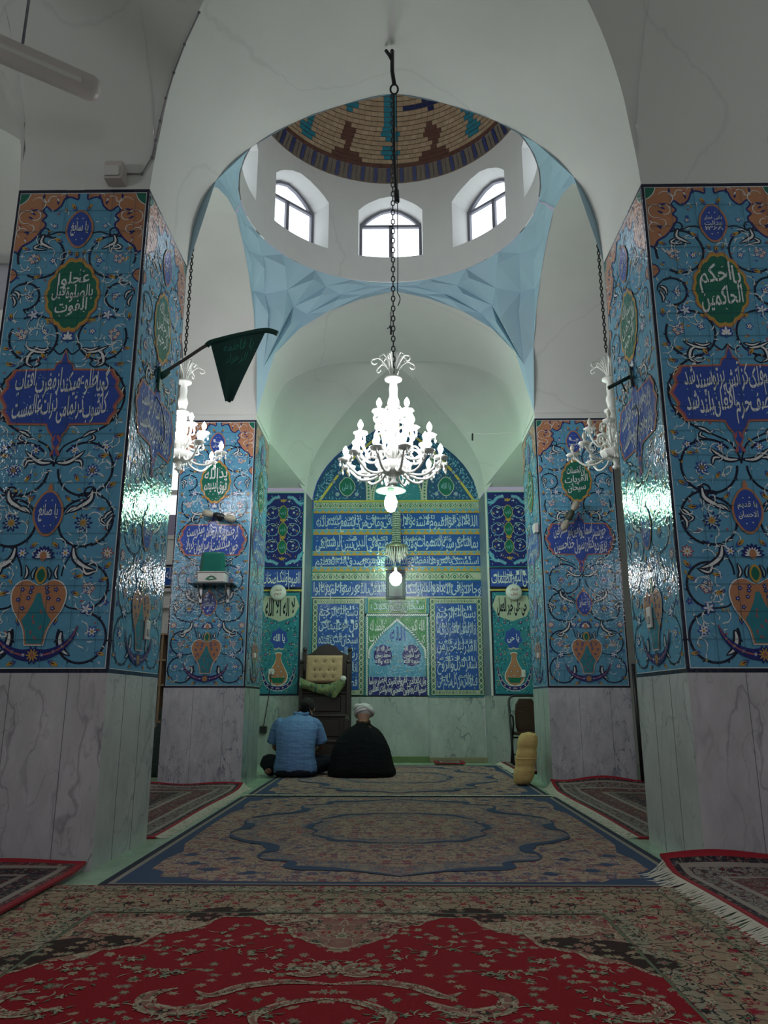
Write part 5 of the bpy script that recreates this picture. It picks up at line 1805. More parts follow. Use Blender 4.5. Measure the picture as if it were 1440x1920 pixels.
# red field with scalloped shoulders
q1 = [(0, yi1 - .48), (.10, yi1 - .40), (.19, yi1 - .30), (.22, yi1 - .20), (.30, yi1 - .155), (.38, yi1 - .06), (.52, yi1 - .055), (.56, yi1 - .16), (.63, yi1 - .26), (.72, yi1 - .30), (.75, yi1 - .42), (.86, yi1 - .50), (.92, yi1 - .60), (1.0, yi1 - .62), (hw, yi1 - .75)]
q1 = crom(q1, 5)
q0 = list(q1)
q1 = [(x, y + .009 * cos(k * 1.7)) for k, (x, y) in enumerate(q1)]
F_ = [(RX + x, y) for x, y in q1] + [(RX + x, 2 * cy - y) for x, y in reversed(q1)] + [(RX - x, 2 * cy - y) for x, y in q1[1:]] + [(RX - x, y) for x, y in reversed(q1[1:])]
a.poly(F_, 'red', 6)
for s in (1, -1):
    a.flip = s; a.ox = RX
    P = [p for p in q0 if p[0] > .28][::3]
    a.stroke([(x + .06, y + .085) for x, y in P], .15, 'dark', 4, lambda t: .45 + .6 * abs(sin(pi * t * 2.5)))
    a.stroke(q1, .018, 'cream', 7, lambda t: .6 + .5 * abs(sin(40 * t)))
    a.poly(scaled(ogive(.24, .11, 10, 6, .15), (.78, yi1 - .20), 1), 'cream', 5)
    a.poly(scaled(ogive(.12, .07, 8, 5, .15), (.98, yi1 - .42), 1), 'dark', 5)
    a.poly(scaled(ogive(.13, .06, 8, 5, .15), (.28, yi1 - .07), 1), 'cream', 5)
    # crown palmette on the field, big curling leaves
    for P, w in (([(.0, 2.72), (.14, 2.74), (.27, 2.70), (.36, 2.62), (.42, 2.66)], .05), ([(.30, 2.58), (.40, 2.50), (.52, 2.52), (.55, 2.62), (.48, 2.68)], .075), ([(.0, 2.60), (.12, 2.56), (.2, 2.46), (.16, 2.36)], .04),
                 ([(.78, 2.52), (.90, 2.46), (1.0, 2.52), (.98, 2.62), (.90, 2.64)], .06), ([(.62, 2.30), (.75, 2.22), (.85, 2.28), (.84, 2.38)], .06)):
        Q = crom(P, 5); a.stroke(Q, w, 'cream', 8, lambda t: max(.15, sin(pi * min(1, t * .9 + .08)))); a.stroke(Q[2:-2], w * .3, 'corner', 9)
    for k in range(4):
        g = radians(90 - k * 28)
        a.leaf((.10 * cos(g), 2.80 + .08 * sin(g)), g, .13, .05, 'cream', 8); a.leaf((.10 * cos(g), 2.80 + .08 * sin(g)), g, .08, .02, 'corner', 9)
    rnd = random.Random(12)
    for _ in range(110):
        x, y = rnd.uniform(.04, 1.02), rnd.uniform(1.9, 3.3)
        top = min((yy for xx, yy in q1 if abs(xx - x) < .09), default=9)
        if y > top - .07 or abs(y - 2.65) < .16 and x < .55: continue
        g = rnd.uniform(0, 6.3)
        for k in range(5):
            a.leaf((x + .010 * cos(g + k * 1.26), y + .010 * sin(g + k * 1.26)), g + k * 1.26, .024, .010, rnd.choice(['bud', 'bud', 'guard', 'gline']), 8)
        a.leaf((x + .04, y + .02), g, .055, .006, 'bud', 8, .2); a.leaf((x - .03, y + .025), g + 2, .035, .008, 'gline', 8, .2)
a.flip = 1
art_build(a, 'pile', t, .0145, RG)

# --- the two blue and beige carpets under the dome and before the niche
def blue_carpet(label, x0, x1, y0, y1, z):
    t = thing('blue_beige_carpet', label, 'carpet', (0, 0, 0), 0, 'woven carpets')
    slab(t, x0, y0, x1, y1, z, RG['bnavy'])
    a = Art(); cx, cy = (x0 + x1) / 2, (y0 + y1) / 2
    a.rect(x0 + .045, y0 + .03, x1 - .045, y1 - .03, 'bcream', 1)
    a.rect(x0 + .075, y0 + .05, x1 - .075, y1 - .05, 'bblue', 2)
    # wavy inner edge of the blue border: wide at the corners
    hx, hy = (x1 - x0) / 2 - .13, (y1 - y0) / 2 - .09
    q = [(hx, 0), (hx, .35), (hx - .01, .7), (hx - .07, .95), (hx - .03, 1.15), (hx - .03, hy - .30), (hx - .12, hy - .22), (hx - .13, hy - .10), (hx - .30, hy - .07), (hx - .36, hy - .01), (.6, hy), (.0, hy)]
    q = [p for p in q if p[1] <= hy]
    P = [(cx + x, cy + y) for x, y in q] + [(cx - x, cy + y) for x, y in reversed(q[:-1])] + [(cx - x, cy - y) for x, y in q[1:]] + [(cx + x, cy - y) for x, y in reversed(q[1:-1])]
    a.poly(P, 'bfield', 3)
    def lobed(rx, ry, n, amp, ph=0):
        K = 320
        return [(cx + rx * (1 + amp * cos(n * 2 * pi * k / K + ph)) * cos(2 * pi * k / K), cy + ry * (1 + amp * cos(n * 2 * pi * k / K + ph)) * sin(2 * pi * k / K)) for k in range(K)]
    ky = (y1 - y0) / 3.65
    Qo = [(0, 1.62), (.22, 1.50), (.42, 1.44), (.60, 1.40), (.62, 1.25), (.80, 1.18), (.83, 1.02), (.78, .90), (.84, .72), (1.00, .60), (1.14, .42), (1.16, .20), (1.10, .08), (1.10, 0)]
    Qi = [(0, .66), (.16, .66), (.30, .60), (.42, .58), (.50, .46), (.60, .34), (.58, .20), (.64, .08), (.64, 0)]
    def quad(Q):
        C = crom([(x, y * ky) for x, y in Q], 5)
        return C, [(cx + x, cy + y) for x, y in C] + [(cx + x, cy - y) for x, y in reversed(C[:-1])] + [(cx - x, cy - y) for x, y in C[1:]] + [(cx - x, cy + y) for x, y in reversed(C[1:-1])]
    Co, Po = quad(Qo); Ci, Pi_ = quad(Qi)
    a.poly(Po, 'bgrey', 4)
    a.poly([(cx + (x - cx) * .86, cy + (y - cy) * .86) for x, y in Po], 'bfield', 5)
    a.poly([(cx + (x - cx) * 1.12, cy + (y - cy) * 1.12) for x, y in Pi_], 'bgrey', 6); a.poly([(cx + (x - cx) * .8, cy + (y - cy) * .8) for x, y in Pi_], 'bfield', 7)
    for s1 in (1, -1):
        for s2 in (1, -1):
            for C, w, fr, lay in ((Co, .085, 2.5, 8), (Ci, .055, 1.5, 9)):
                a.stroke([(cx + s1 * x, cy + s2 * y) for x, y in C], w, 'bblue', lay, lambda t: .12 + .9 * abs(sin(pi * t * fr)) ** 1.5 + .22 * sin(57 * t) * sin(23 * t))
            for x, y in ((1.16, 1.30), (1.04, 1.46), (1.24, 1.05), (.80, 1.54), (.96, 1.16)):
                P = [(cx + s1 * (x + .06 * cos(w) * (1 + .4 * sin(3 * w))), cy + s2 * (y * ky + .035 * sin(w) * (1 + .5 * cos(4 * w)))) for w in [2 * pi * k / 14 for k in range(14)]]
                a.poly(P, 'bblue', 4)
    art_build(a, 'pile', t, z + .0003, RG)
    fringe(t, [(x0, y1, z + .004, 0, 1), (x1, y1, z + .004, 0, 1)], .05, 3, .006, zmin=.010, w=.0045)
    if y0 > 5: fringe(t, [(x0, y0, z + .010, 0, -1), (x1, y0, z + .010, 0, -1)], .075, 4, .005, zmin=.019, w=.005)
    return t


blue_carpet('blue bordered beige medallion carpet under the dome, reaching to the red carpet', -1.50, 1.53, 4.09, 7.74, .010)
blue_carpet('blue bordered beige carpet the two seated men sit on, nearest the niche', -1.47, 1.50, 7.80, 11.42, .010)


# --- maroon rugs at the sides, their ends pushed up against the pillars
def side_rug(label, x0, x1, y0, y1, up_far=.0, up_w=.25, fr=None, mats=('mfield', 'mgrey', 'mdark'), z=.012, slope=0.0, seed=1, wav=.004):
    t = thing('maroon_rug', label, 'rug', (0, 0, 0), 0, 'maroon rugs')
    nx, ny = int((x1 - x0) / .035), int((y1 - y0) / .035)
    xs = [x0 + (x1 - x0) * i / nx for i in range(nx + 1)]; ys = [y0 + (y1 - y0) * j / ny for j in range(ny + 1)]
    def zf(x, y):
        d = y1 - y
        u = max(0.0, 1 - d / up_w)
        return z + up_far * u * u * (1 + .25 * sin(x * 7 + seed)) + wav * (sin(x * 5 + y * 3 + seed) + 1)
    mb = MB(); V = []; ids = {}
    for j, y in enumerate(ys):
        for i, x in enumerate(xs):
            V.append((x + slope * (y - y0), y, zf(x, y)))
    V2 = [(x, y, max(.0012, zz - .011)) for x, y, zz in V]
    W_ = nx + 1
    groups = {}
    for j in range(ny):
        for i in range(nx):
            d = min((i + .5) * .035, (nx - i - .5) * .035, (j + .5) * .035, (ny - j - .5) * .035)
            m = 'line' if d < .04 else mats[2] if d < .075 else 'bcream' if d < .09 else mats[1] if d < .22 else 'bcream' if d < .24 else mats[0] if d < .42 else 'bcream' if d < .44 else mats[1] if d < .52 else mats[2] if d < .68 else mats[0]
            groups.setdefault(m, []).append((j * W_ + i, j * W_ + i + 1, (j + 1) * W_ + i + 1, (j + 1) * W_ + i))
    base = len(mb.v); mb.v.extend(V)
    for m, F in groups.items():
        k = mb.mi(RG[m])
        for f in F: mb.f.append(f); mb.m.append(k); mb.sm.append(True)
    o = len(mb.v); mb.v.extend(V2); k = mb.mi(RG['line'])
    def add_side(pairs):
        for a_, b_ in pairs: mb.f.append((a_, b_, b_ + o, a_ + o)); mb.m.append(k); mb.sm.append(False)
    add_side([(i, i + 1) for i in range(nx)]); add_side([(ny * W_ + i + 1, ny * W_ + i) for i in range(nx)])
    add_side([((j + 1) * W_, j * W_) for j in range(ny)]); add_side([(j * W_ + nx, (j + 1) * W_ + nx) for j in range(ny)])
    mb.build('woven_pile', t)
    if fr:
        e, dx, ln = fr
        pts = []
        for j in range(0, ny + 1, 2):
            p = V[j * W_ + (0 if e < 0 else nx)]
            pts.append((p[0], p[1], p[2], dx, 0))
        fringe(t, pts, ln, seed)
    return t


side_rug('maroon rug in the left side arch, its white fringe along the blue carpet', -4.6, -1.63, 5.46, 8.50, .045, .3, (1, 1, .09), seed=2)
side_rug('maroon rug in the right side arch, far end curled against the pillar', 1.63, 4.4, 5.50, 8.50, .10, .4, (-1, -1, .09), seed=5)
side_rug('maroon rug with a broad white fringe, pushed up against the nearer right pillar', 1.50, 3.9, 1.6, 4.44, .075, .22, (-1, -1, .15), seed=8, slope=-.028, z=.032)
side_rug('dark maroon rug without fringe at the foot of the nearer left pillar', -4.4, -1.68, 2.3, 4.41, .03, .2, None, seed=4, z=.032, mats=('mdark', 'mdark', 'mfield'))
side_rug('small dark rug lying beneath the folding chair', 1.53, 2.5, 10.2, 11.76, .0, .2, (-1, -1, .07), seed=6, z=.034)
side_rug('narrow worn rug folded along the skirting right of the niche', .56, 1.0, 11.50, 11.98, .0, .2, None, seed=9, z=.034)


# ================================================================== PEOPLE
SK = basic('skin', (.30, .155, .10), .55, var=.1, scale=6, bmp=.1)
SKD = basic('skin_tanned', (.22, .105, .07), .55, var=.1, scale=6, bmp=.1)


def skin_body(name, V, E, R, mat, parent, sub=2, extra=None):
    me = bpy.data.meshes.new(name); me.from_pydata(V, E, [])
    o = bpy.data.objects.new(name, me); COL.objects.link(o)
    md = o.modifiers.new('skin', 'SKIN'); md.use_smooth_shade = True
    for i, r in enumerate(R):
        sv = me.skin_vertices[0].data[i]
        sv.radius = (r, r) if isinstance(r, (int, float)) else r
        sv.use_root = (i == 0)
    s = o.modifiers.new('subsurf', 'SUBSURF'); s.levels = sub; s.render_levels = sub
    bpy.context.view_layer.update()
    ev = o.evaluated_get(bpy.context.evaluated_depsgraph_get())
    m2 = bpy.data.meshes.new_from_object(ev)
    bpy.data.objects.remove(o); bpy.data.meshes.remove(me)
    mb = MB()
    mb.add([tuple(v.co) for v in m2.vertices], [tuple(p.vertices) for p in m2.polygons], mat, True)
    bpy.data.meshes.remove(m2)
    if extra: extra(mb)
    return mb.build(name, parent)


def face_bits(mb, c, pitch, yaw, mat, s=1.0):
    """nose, lips, brows, eyes and ears on a head centred at c, looking along +Y before turning"""
    T = Matrix.Translation(c) @ Matrix.Rotation(yaw, 4, 'Z') @ Matrix.Rotation(pitch, 4, 'X') @ Matrix.Scale(s, 4)
    mb.tube([(0, .092, .030), (0, .108, .005), (0, .122, -.018), (0, .100, -.026)], [.008, .010, .014, .010], mat, 8, True, True, T)
    for q in (-1, 1):
        mb.ball((q * .030, .086, .020), .012, M['offwhite'], 8, T); mb.ball((q * .030, .096, .020), .006, M['black'], 6, T)
        mb.tube([(q * .012, .094, .038), (q * .032, .096, .042), (q * .050, .086, .036)], .005, HAIR, 6, True, True, T)
        P = [(q * .080, .005 + .020 * sin(w), .005 + .030 * cos(w)) for w in [2 * pi * k / 10 for k in range(11)]]
        mb.tube(P, .006, mat, 6, False, True, T); mb.ball((q * .078, .004, .004), .017, mat, 8, T, (.4, 1, 1.4))
    mb.tube([(-.024, .094, -.045), (0, .102, -.043), (.024, .094, -.045)], [.004, .008, .004], mat, 6, True, True, T)


HAIR = basic('black_hair', (.006, .005, .005), .9, var=.3, scale=60, bmp=.4)


def hand(mb, w, d, up, mat, s=1.0, curl=.7):
    """palm and five curled fingers; w wrist, d pointing direction, up = back of the hand"""
    w = Vector(w); d = Vector(d).normalized(); up = Vector(up).normalized(); up = (up - d * up.dot(d)).normalized(); sd = d.cross(up)
    rings = []
    for t, hw, th in ((0, .024, .017), (.03, .033, .016), (.06, .040, .015), (.09, .040, .012)):
        c = w + d * t * s
        rings.append([c + (sd * cos(a) * hw + up * sin(a) * th) * s for a in [2 * pi * k / 10 for k in range(10)]])
    mb.loft(rings, mat, True, True)
    for q, (o, l) in enumerate(((-.030, .062), (-.010, .074), (.010, .080), (.030, .070))):
        p = w + (d * .085 + sd * o) * s; dd = d.copy(); P = [p]
        for k in range(3):
            dd = (dd - up * curl * .55).normalized(); p = p + dd * l * s * (.42, .32, .26)[k]; P.append(p)
        mb.tube(P, [.0092 * s, .0088 * s, .008 * s, .0062 * s], mat, 7)
    p = w + (d * .025 + sd * .028) * s
    P = [p, p + (sd * .6 + d * .5) * .030 * s, p + (sd * .75 + d * 1.4 - up * .3) * .034 * s, p + (sd * .55 + d * 2.1 - up * .8) * .034 * s]
    mb.tube(P, [.012 * s, .011 * s, .010 * s, .007 * s], mat, 7)


def garment(mb, rings, mat, n=48, fold=.0, nf=9, ph=0.0, cap=True):
    """rings = (z, cx, cy, rx, ry, power)"""
    R_ = []
    for (z, cx, cy, rx, ry, pw) in rings:
        r = []
        for k in range(n):
            a = 2 * pi * k / n
            c, s = cos(a), sin(a)
            x = rx * (abs(c) ** pw) * (1 if c > 0 else -1); y = ry * (abs(s) ** pw) * (1 if s > 0 else -1)
            f = 1 + fold * (sin(nf * a + ph + z * 5) * .6 + sin((nf * 2 + 3) * a + z * 9) * .4) * (1.2 - min(1, z * 1.3))
            zz = z + .010 * sin(3 * a + ph) * (1 if z > .05 else 0)
            r.append((cx + x * f, cy + y * f, zz))
        R_.append(r)
    mb.loft(R_, mat, cap, True)


def cloth(name, col, rough=.9, plaid=None, wr=.5, scale=7):
    m, nt, b = newmat(name)
    co = coord(nt)
    c = mix_c(nt, noise(nt, co, scale, 3).outputs[0], tuple(x * .88 for x in col), tuple(x * 1.12 for x in col))
    if plaid:
        sp = N(nt, 'SeparateXYZ'); L(nt, co, sp.inputs[0])
        for ax, f in ((0, 95), (2, 95), (0, 31), (2, 31)):
            w = math_n(nt, 'GREATER_THAN', math_n(nt, 'SINE', math_n(nt, 'MULTIPLY', sp.outputs[ax], f * 2)), .82)
            c = mix_c(nt, math_n(nt, 'MULTIPLY', w, .18), c, plaid)
    L(nt, c, b.inputs['Base Color']); b.inputs['Roughness'].default_value = rough
    b.inputs['Specular IOR Level'].default_value = .15
    mp = N(nt, 'Mapping'); L(nt, co, mp.inputs[0]); mp.inputs['Scale'].default_value = (4, 4, 13); mp.inputs['Rotation'].default_value = (.2, .35, .1)
    h = noise(nt, mp.outputs[0], 1.3, 3, .5, .8)
    L(nt, bump(nt, h.outputs[0], wr, .05), b.inputs['Normal'])
    return m


# ---- man in the blue checked shirt
p1 = thing('person', 'person in a light blue checked short-sleeved shirt sitting cross-legged, seen from behind', 'person', (-1.235, 9.70, .020))
Vb = [(0, 0, .14), (0, .02, .30), (.01, .07, .48), (.02, .11, .60), (.04, .16, .69), (.085, .24, .735), (.10, .285, .79), (.105, .30, .85),
      (.17, .09, .62), (.265, .13, .44), (.30, .20, .33), (.20, .36, .27), (.15, .43, .25),
      (-.15, .09, .61), (-.255, .12, .43), (-.29, .19, .32), (-.16, .36, .24), (-.10, .42, .22),
      (.14, .06, .12), (.33, .34, .15), (.10, .46, .07), (-.10, .40, .05),
      (-.14, .06, .12), (-.35, .30, .15), (-.30, .10, .055), (-.36, -.02, .045)]
Eb = [(0, 1), (1, 2), (2, 3), (3, 4), (4, 5), (5, 6), (6, 7), (3, 8), (8, 9), (9, 10), (10, 11), (11, 12), (3, 13), (13, 14), (14, 15), (15, 16), (16, 17), (0, 18), (18, 19), (19, 20), (20, 21), (0, 22), (22, 23), (23, 24), (24, 25)]
Rb = [.13, .125, .14, .12, .055, .075, .095, .055, .055, .047, .040, .030, .026, .055, .047, .040, .030, .026, .085, .065, .045, .035, .085, .065, .042, .032]


def ex1(mb):
    face_bits(mb, (.105, .30, .785), -.95, -.25, SKD)
    hand(mb, (.16, .42, .25), (-.5, .6, .1), (0, .2, 1), SKD); hand(mb, (-.11, .41, .22), (.6, .5, .2), (0, .2, 1), SKD)


skin_body('body', Vb, Eb, Rb, SKD, p1, 2, ex1)
SHIRT = cloth('blue_checked_shirt', (.14, .25, .46), .85, (.06, .12, .30), .55)
mb = MB()
garment(mb, [(.015, 0, .0, .235, .155, .85), (.05, 0, 0, .262, .18, .85), (.12, 0, -.005, .262, .182, .85), (.22, -.003, -.005, .238, .165, .85), (.34, 0, .0, .235, .158, .85), (.46, .003, .02, .250, .155, .85), (.56, .006, .055, .262, .148, .8), (.625, .01, .085, .250, .135, .8),
             (.665, .015, .11, .205, .115, .85), (.695, .02, .135, .14, .095, 1), (.72, .03, .155, .085, .08, 1), (.745, .04, .17, .072, .07, 1)], SHIRT, 56, .022, 7, .6, True)
for s in (1, -1):
    P = crom([(s * .17, .08, .615), (s * .235, .105, .57), (s * .275, .125, .48), (s * .300, .155, .385)], 4)
    mb.tube(P, [.085, .088, .09, .088, .085, .082, .080, .078, .078, .077, .078, .080, .083][:len(P)], SHIRT, 16, True)
sh = mb.build('shirt', p1)
mb = MB(); mb.tube([(.04 + .085 * cos(w), .165 + .082 * sin(w), .735 + .012 * sin(w)) for w in [2 * pi * k / 20 for k in range(21)]], .017, SHIRT, 8, False); mb.build('collar', sh)
mb = MB()
NV = cloth('dark_trousers', (.012, .014, .022), .9)
for s in (1, -1):
    mb.tube(crom([(s * .08, .03, .10), (s * .22, .14, .125), (s * .345, .32, .13), (s * .27, .43, .085), (s * .05, .47, .065)] if s > 0 else [(-.08, .03, .10), (-.24, .12, .125), (-.375, .29, .13), (-.33, .20, .07), (-.30, .06, .06)], 5), [.115] * 6 + [.105] * 6 + [.085] * 5 + [.07] * 4, NV, 14)
garment(mb, [(.004, 0, 0, .23, .15, .85), (.02, 0, 0, .268, .19, .85), (.07, 0, 0, .262, .185, .85), (.12, 0, 0, .2, .14, .85)], NV, 40, .02, 5)
mb.build('trousers', p1)
mb = MB()
T = Matrix.Translation((.103, .275, .805)) @ Matrix.Rotation(-.25, 4, 'Z') @ Matrix.Rotation(-.95, 4, 'X')
mb.ball((0, -.016, .012), .104, HAIR, 16, T, (.86, 1.0, 1.02))
mb.tube([(0, -.085, -.02), (0, -.075, -.06), (0, -.055, -.085)], [.07, .06, .04], HAIR, 12, True, True, T)
mb.build('hair', p1)
# ---- cleric
def cloaked(label, loc, S, cloak_m, head_at, pitch, yaw, turban=None, hat=None, rings=None, skin=SK, rz=0.0):
    p = thing('person', label, 'person', loc, rz)
    hx, hy, hz = head_at
    V = [(0, 0, .13), (0, .02, .30), (0, .05, .44), (hx * .3, .09, .53), (hx * .7, .14, .60), (hx, hy - .04, hz - .06), (hx, hy, hz), (hx, hy + .01, hz + .05),
         (.14, .07, .49), (.24, .14, .34), (.17, .34, .22), (.10, .40, .20), (-.14, .07, .49), (-.24, .14, .34), (-.17, .34, .22), (-.10, .40, .20),
         (.12, .06, .10), (.28, .22, .11), (.06, .30, .06), (-.12, .06, .10), (-.28, .22, .11), (-.06, .28, .06)]
    E = [(0, 1), (1, 2), (2, 3), (3, 4), (4, 5), (5, 6), (6, 7), (3, 8), (8, 9), (9, 10), (10, 11), (3, 12), (12, 13), (13, 14), (14, 15), (0, 16), (16, 17), (17, 18), (0, 19), (19, 20), (20, 21)]
    R = [.12, .12, .12, .10, .052, .078, .094, .06, .05, .042, .033, .026, .05, .042, .033, .026, .08, .06, .04, .08, .06, .04]
    def ex(mb):
        face_bits(mb, (hx, hy + .005, hz), pitch, yaw, skin)
        hand(mb, (.10, .39, .20), (-.6, .6, .1), (0, .2, 1), skin); hand(mb, (-.10, .39, .20), (.6, .6, .1), (0, .2, 1), skin)
    skin_body('body', [tuple(c * 1 for c in v) for v in V], E, R, skin, p, 2, ex)
    mb = MB(); garment(mb, rings, cloak_m, 72, .035, 8, .3, True)
    ck = mb.build('cloak', p)
    T = Matrix.Translation((hx, hy, hz)) @ Matrix.Rotation(yaw, 4, 'Z') @ Matrix.Rotation(pitch, 4, 'X')
    if turban:
        mb = MB()
        mb.ball((0, -.005, .045), .108, turban, 16, T, (1.0, 1.08, .78))
        for k in range(7):
            ti = .30 * sin(k * 1.7); zz = .018 + .014 * k; rr = .120 - .006 * abs(k - 2.2) ** 1.4
            P = []
            for i in range(25):
                w = 2 * pi * i / 24
                P.append((rr * cos(w), rr * 1.08 * sin(w), zz + .022 * ti * cos(w) * 3 + .02 * cos(w + k)))
            mb.tube(P, [.017 + .004 * sin(3 * 2 * pi * i / 24 + k) for i in range(25)], turban, 10, False, True, T, 1.0)
        mb.build('turban', p)
    if hat:
        mb = MB(); mb.ball((0, -.012, .018), .108, hat, 16, T, (.92, 1.02, .98))
        mb.tube([(0, -.07, -.02), (0, -.07, -.07), (0, -.05, -.11)], [.075, .07, .06], hat, 12, True, True, T)
        mb.build('hood', p)
    return p


BLK = cloth('black_cloak', (.006, .006, .008), .95, None, .5, 5)
TUR = cloth('white_turban', (.62, .60, .60), .85, None, .35, 9)
pc = cloaked('person in a black cloak and white turban sitting beside the pulpit, seen from behind', (-.425, 9.76, .020), 1, BLK, (.012, .20, .715), -.45, -.15, TUR, None,
        [(.0, 0, .02, .385, .30, .8), (.012, 0, .02, .408, .325, .8), (.06, .0, .02, .405, .32, .8), (.13, -.005, .02, .385, .30, .85), (.22, -.01, .03, .368, .27, .85), (.32, -.01, .05, .345, .24, .85), (.41, -.01, .07, .305, .21, .85),
         (.48, -.005, .09, .262, .178, .85), (.535, 0, .11, .205, .145, .9), (.575, .005, .13, .13, .115, 1), (.605, .008, .145, .09, .09, 1), (.63, .01, .155, .072, .075, 1)])
mb = MB(); BRN_ = cloth('brown_scarf', (.05, .025, .018), .9)
mb.tube([(.01 + .076 * cos(w), .155 + .078 * sin(w), .628 + .012 * sin(w)) for w in [2 * pi * k / 20 for k in range(21)]], .018, BRN_, 8, False)
mb.build('brown_collar', pc)
GRC = cloth('dark_green_coat', (.035, .055, .048), .95, None, .5, 5)
cloaked('person in a dark green hooded coat sitting between the two left pillars', (-3.03, 9.95, .001), 1, GRC, (.04, .20, .70), -.5, .3, None, GRC,
        [(.0, 0, .02, .30, .25, .8), (.02, 0, .02, .34, .28, .8), (.13, 0, .02, .32, .26, .85), (.3, 0, .05, .28, .21, .85), (.44, 0, .08, .25, .18, .85), (.52, 0, .10, .19, .15, .9), (.58, .01, .13, .11, .10, 1), (.62, .02, .15, .08, .08, 1)], skin=SKD)


# ================================================================== THINGS
# --- green pennant on its pole
FG = basic('dark_green_pennant_cloth', (.010, .055, .045), .85, var=.25, scale=14, bmp=.3)
t = thing('pennant', 'dark green triangular pennant with script hanging from a pole on the nearer left pillar', 'pennant', (-1.658, 4.92, 3.13))
pts = crom([(0, 0, 0), (.17, 0, .12), (.35, 0, .245), (.55, 0, .30), (.72, 0, .335), (.80, 0, .325)], 5)
mb = MB(); mb.tube(pts, .012, basic('brown_pole', (.07, .055, .055), .5), 10); mb.tube([(-.005, 0, -.02), (.07, 0, .03)], .022, basic('green_socket', (.01, .08, .06), .5), 10)
mb.build('pole', t)
mb = MB(); mb.bbox((-.002, -.03, -.12), (.012, .03, .06), basic('green_plate', (.01, .09, .06), .5), .004); mb.build('pole_holder', t)
mb = MB(); mb.tube(crom([(.32, 0, .225), (.35, 0, .25), (.45, 0, .28), (.55, 0, .305), (.72, 0, .34), (.79, 0, .33), (.82, 0, .315)], 4), .020, FG, 8)
n1, n2 = 14, 18
def flag_pt(u, v):
    tx = .345 + (.74 - .345) * u; tz = .245 + .095 * u ** .8
    bx = .475 + .055 * u; bz = -.205
    x = tx + (bx - tx) * v; z = tz + (bz - tz) * v
    return (x, .012 * sin(9 * u + 3 * v) * (0.3 + v) - .004, z)
V = [flag_pt(i / n1, j / n2) for j in range(n2 + 1) for i in range(n1 + 1)]
mb.add(V, [(j * (n1 + 1) + i, j * (n1 + 1) + i + 1, (j + 1) * (n1 + 1) + i + 1, (j + 1) * (n1 + 1) + i) for j in range(n2) for i in range(n1)], FG, True)
fo = mb.build('pennant_cloth', t)
GT = basic('green_stitching', (.02, .17, .13), .8, bmp=0)
mb = MB()
for s_, (u0, v0, u1, v1) in (('یا فاطمه', (.22, .26, .86, .08)), ('الزهراء', (.28, .44, .80, .28))):
    v_, f_ = text_mesh(s_, .012); mn, mx = v_.min(0), v_.max(0); d_ = mx - mn
    P = []
    for p in v_:
        a_, b_ = (p - mn) / d_
        q = flag_pt(u0 + (u1 - u0) * a_, v0 + (v1 - v0) * b_); P.append((q[0], q[1] - .004, q[2]))
    mb.add(P, f_, GT)
mb.build('lettering', t)

# --- empty pole holder on the right pillar, loose wires
t = thing('pole_holder', 'empty dark green pole holder on the side of the nearer right pillar', 'bracket', (1.66, 4.95, 3.06))
gh = basic('green_iron', (.01, .035, .03), .45)
mb = MB(); mb.bbox((-.016, -.025, -.03), (-.001, .025, .12), gh, .004); mb.build('back_plate', t)
mb = MB(); mb.tube([(-.01, 0, .05), (-.17, -.0, -.035)], .013, gh, 10); mb.build('socket_tube', t)
mb = MB(); mb.tube([(-.075, 0, .01), (-.05, 0, -.06)], .007, gh, 8); mb.build('set_screw', t)
mb = MB(); mb.tube(crom([(-.006, .0, 0), (-.02, -.12, -.02), (-.012, -.14, -.1), (-.01, -.06, -.25), (-.012, -.04, -.36)], 5), .0045, M['black'], 6)
tag(mb.build('loose_cable', None, (1.662, 4.99, 2.88)), 'loose dark cable end on the right pillar below the empty holder', 'cable', 'loose cable ends')
mb = MB(); mb.tube(crom([(.006, .0, 0), (.02, .08, -.04), (.015, .18, -.12), (.012, .22, -.22), (.012, .18, -.27)], 5), .0045, M['black'], 6)
tag(mb.build('loose_cable', None, (-1.662, 4.88, 2.95)), 'loose dark cable end on the left pillar below the pennant pole', 'cable', 'loose cable ends')

# --- switches, sockets
def plate(name, label, loc, rz, w, h, cat, rocker=True, n=1):
    t = thing(name, label, cat, loc, rz)
    mb = MB(); mb.bbox((-w / 2, -.014, -h / 2), (w / 2, -.001, h / 2), M['offwhite'], .003); mb.build('cover_plate', t)
    mb = MB()
    if rocker: mb.bbox((-w * .22, -.019, -h * .3), (w * .22, -.013, h * .05), basic('grey_rocker', (.3, .3, .3), .4), .002); mb.build('rocker', t)
    else:
        for q in (-.012, .012): mb.lathe([(.001, 0), (.005, 0), (.005, .002), (.001, .002)], M['black'], 8, Matrix.Translation((q, -.0145, 0)) @ Matrix.Rotation(pi / 2, 4, 'X'))
        mb.build('socket_face', t)
    return t
plate('light_switch', 'white light switch over the vase on the side of the nearer left pillar', (-1.66, 5.05, 1.36), pi / 2, .085, .125, 'switch')
plate('light_switch', 'white light switch over the vase on the side of the nearer right pillar', (1.66, 4.98, 1.43), -pi / 2, .085, .135, 'switch')
plate('wall_socket', 'white socket with a black cord on the tiled strip left of the niche', (-1.90, YQ - .04, 1.34), 0, .085, .085, 'socket', False)
plate('wall_socket', 'white socket on the tiled strip right of the niche', (1.93, YQ - .04, 1.31), 0, .06, .11, 'socket', False)
mb = MB(); mb.tube(crom([(-1.90, YQ - .06, 1.33), (-1.91, YQ - .05, 1.1), (-1.95, YQ - .04, .8), (-1.99, YQ - .05, .52)], 5), .006, M['black'], 6)
tag(mb.build('power_cord'), 'black power cord running down the marble left of the pulpit', 'cord')
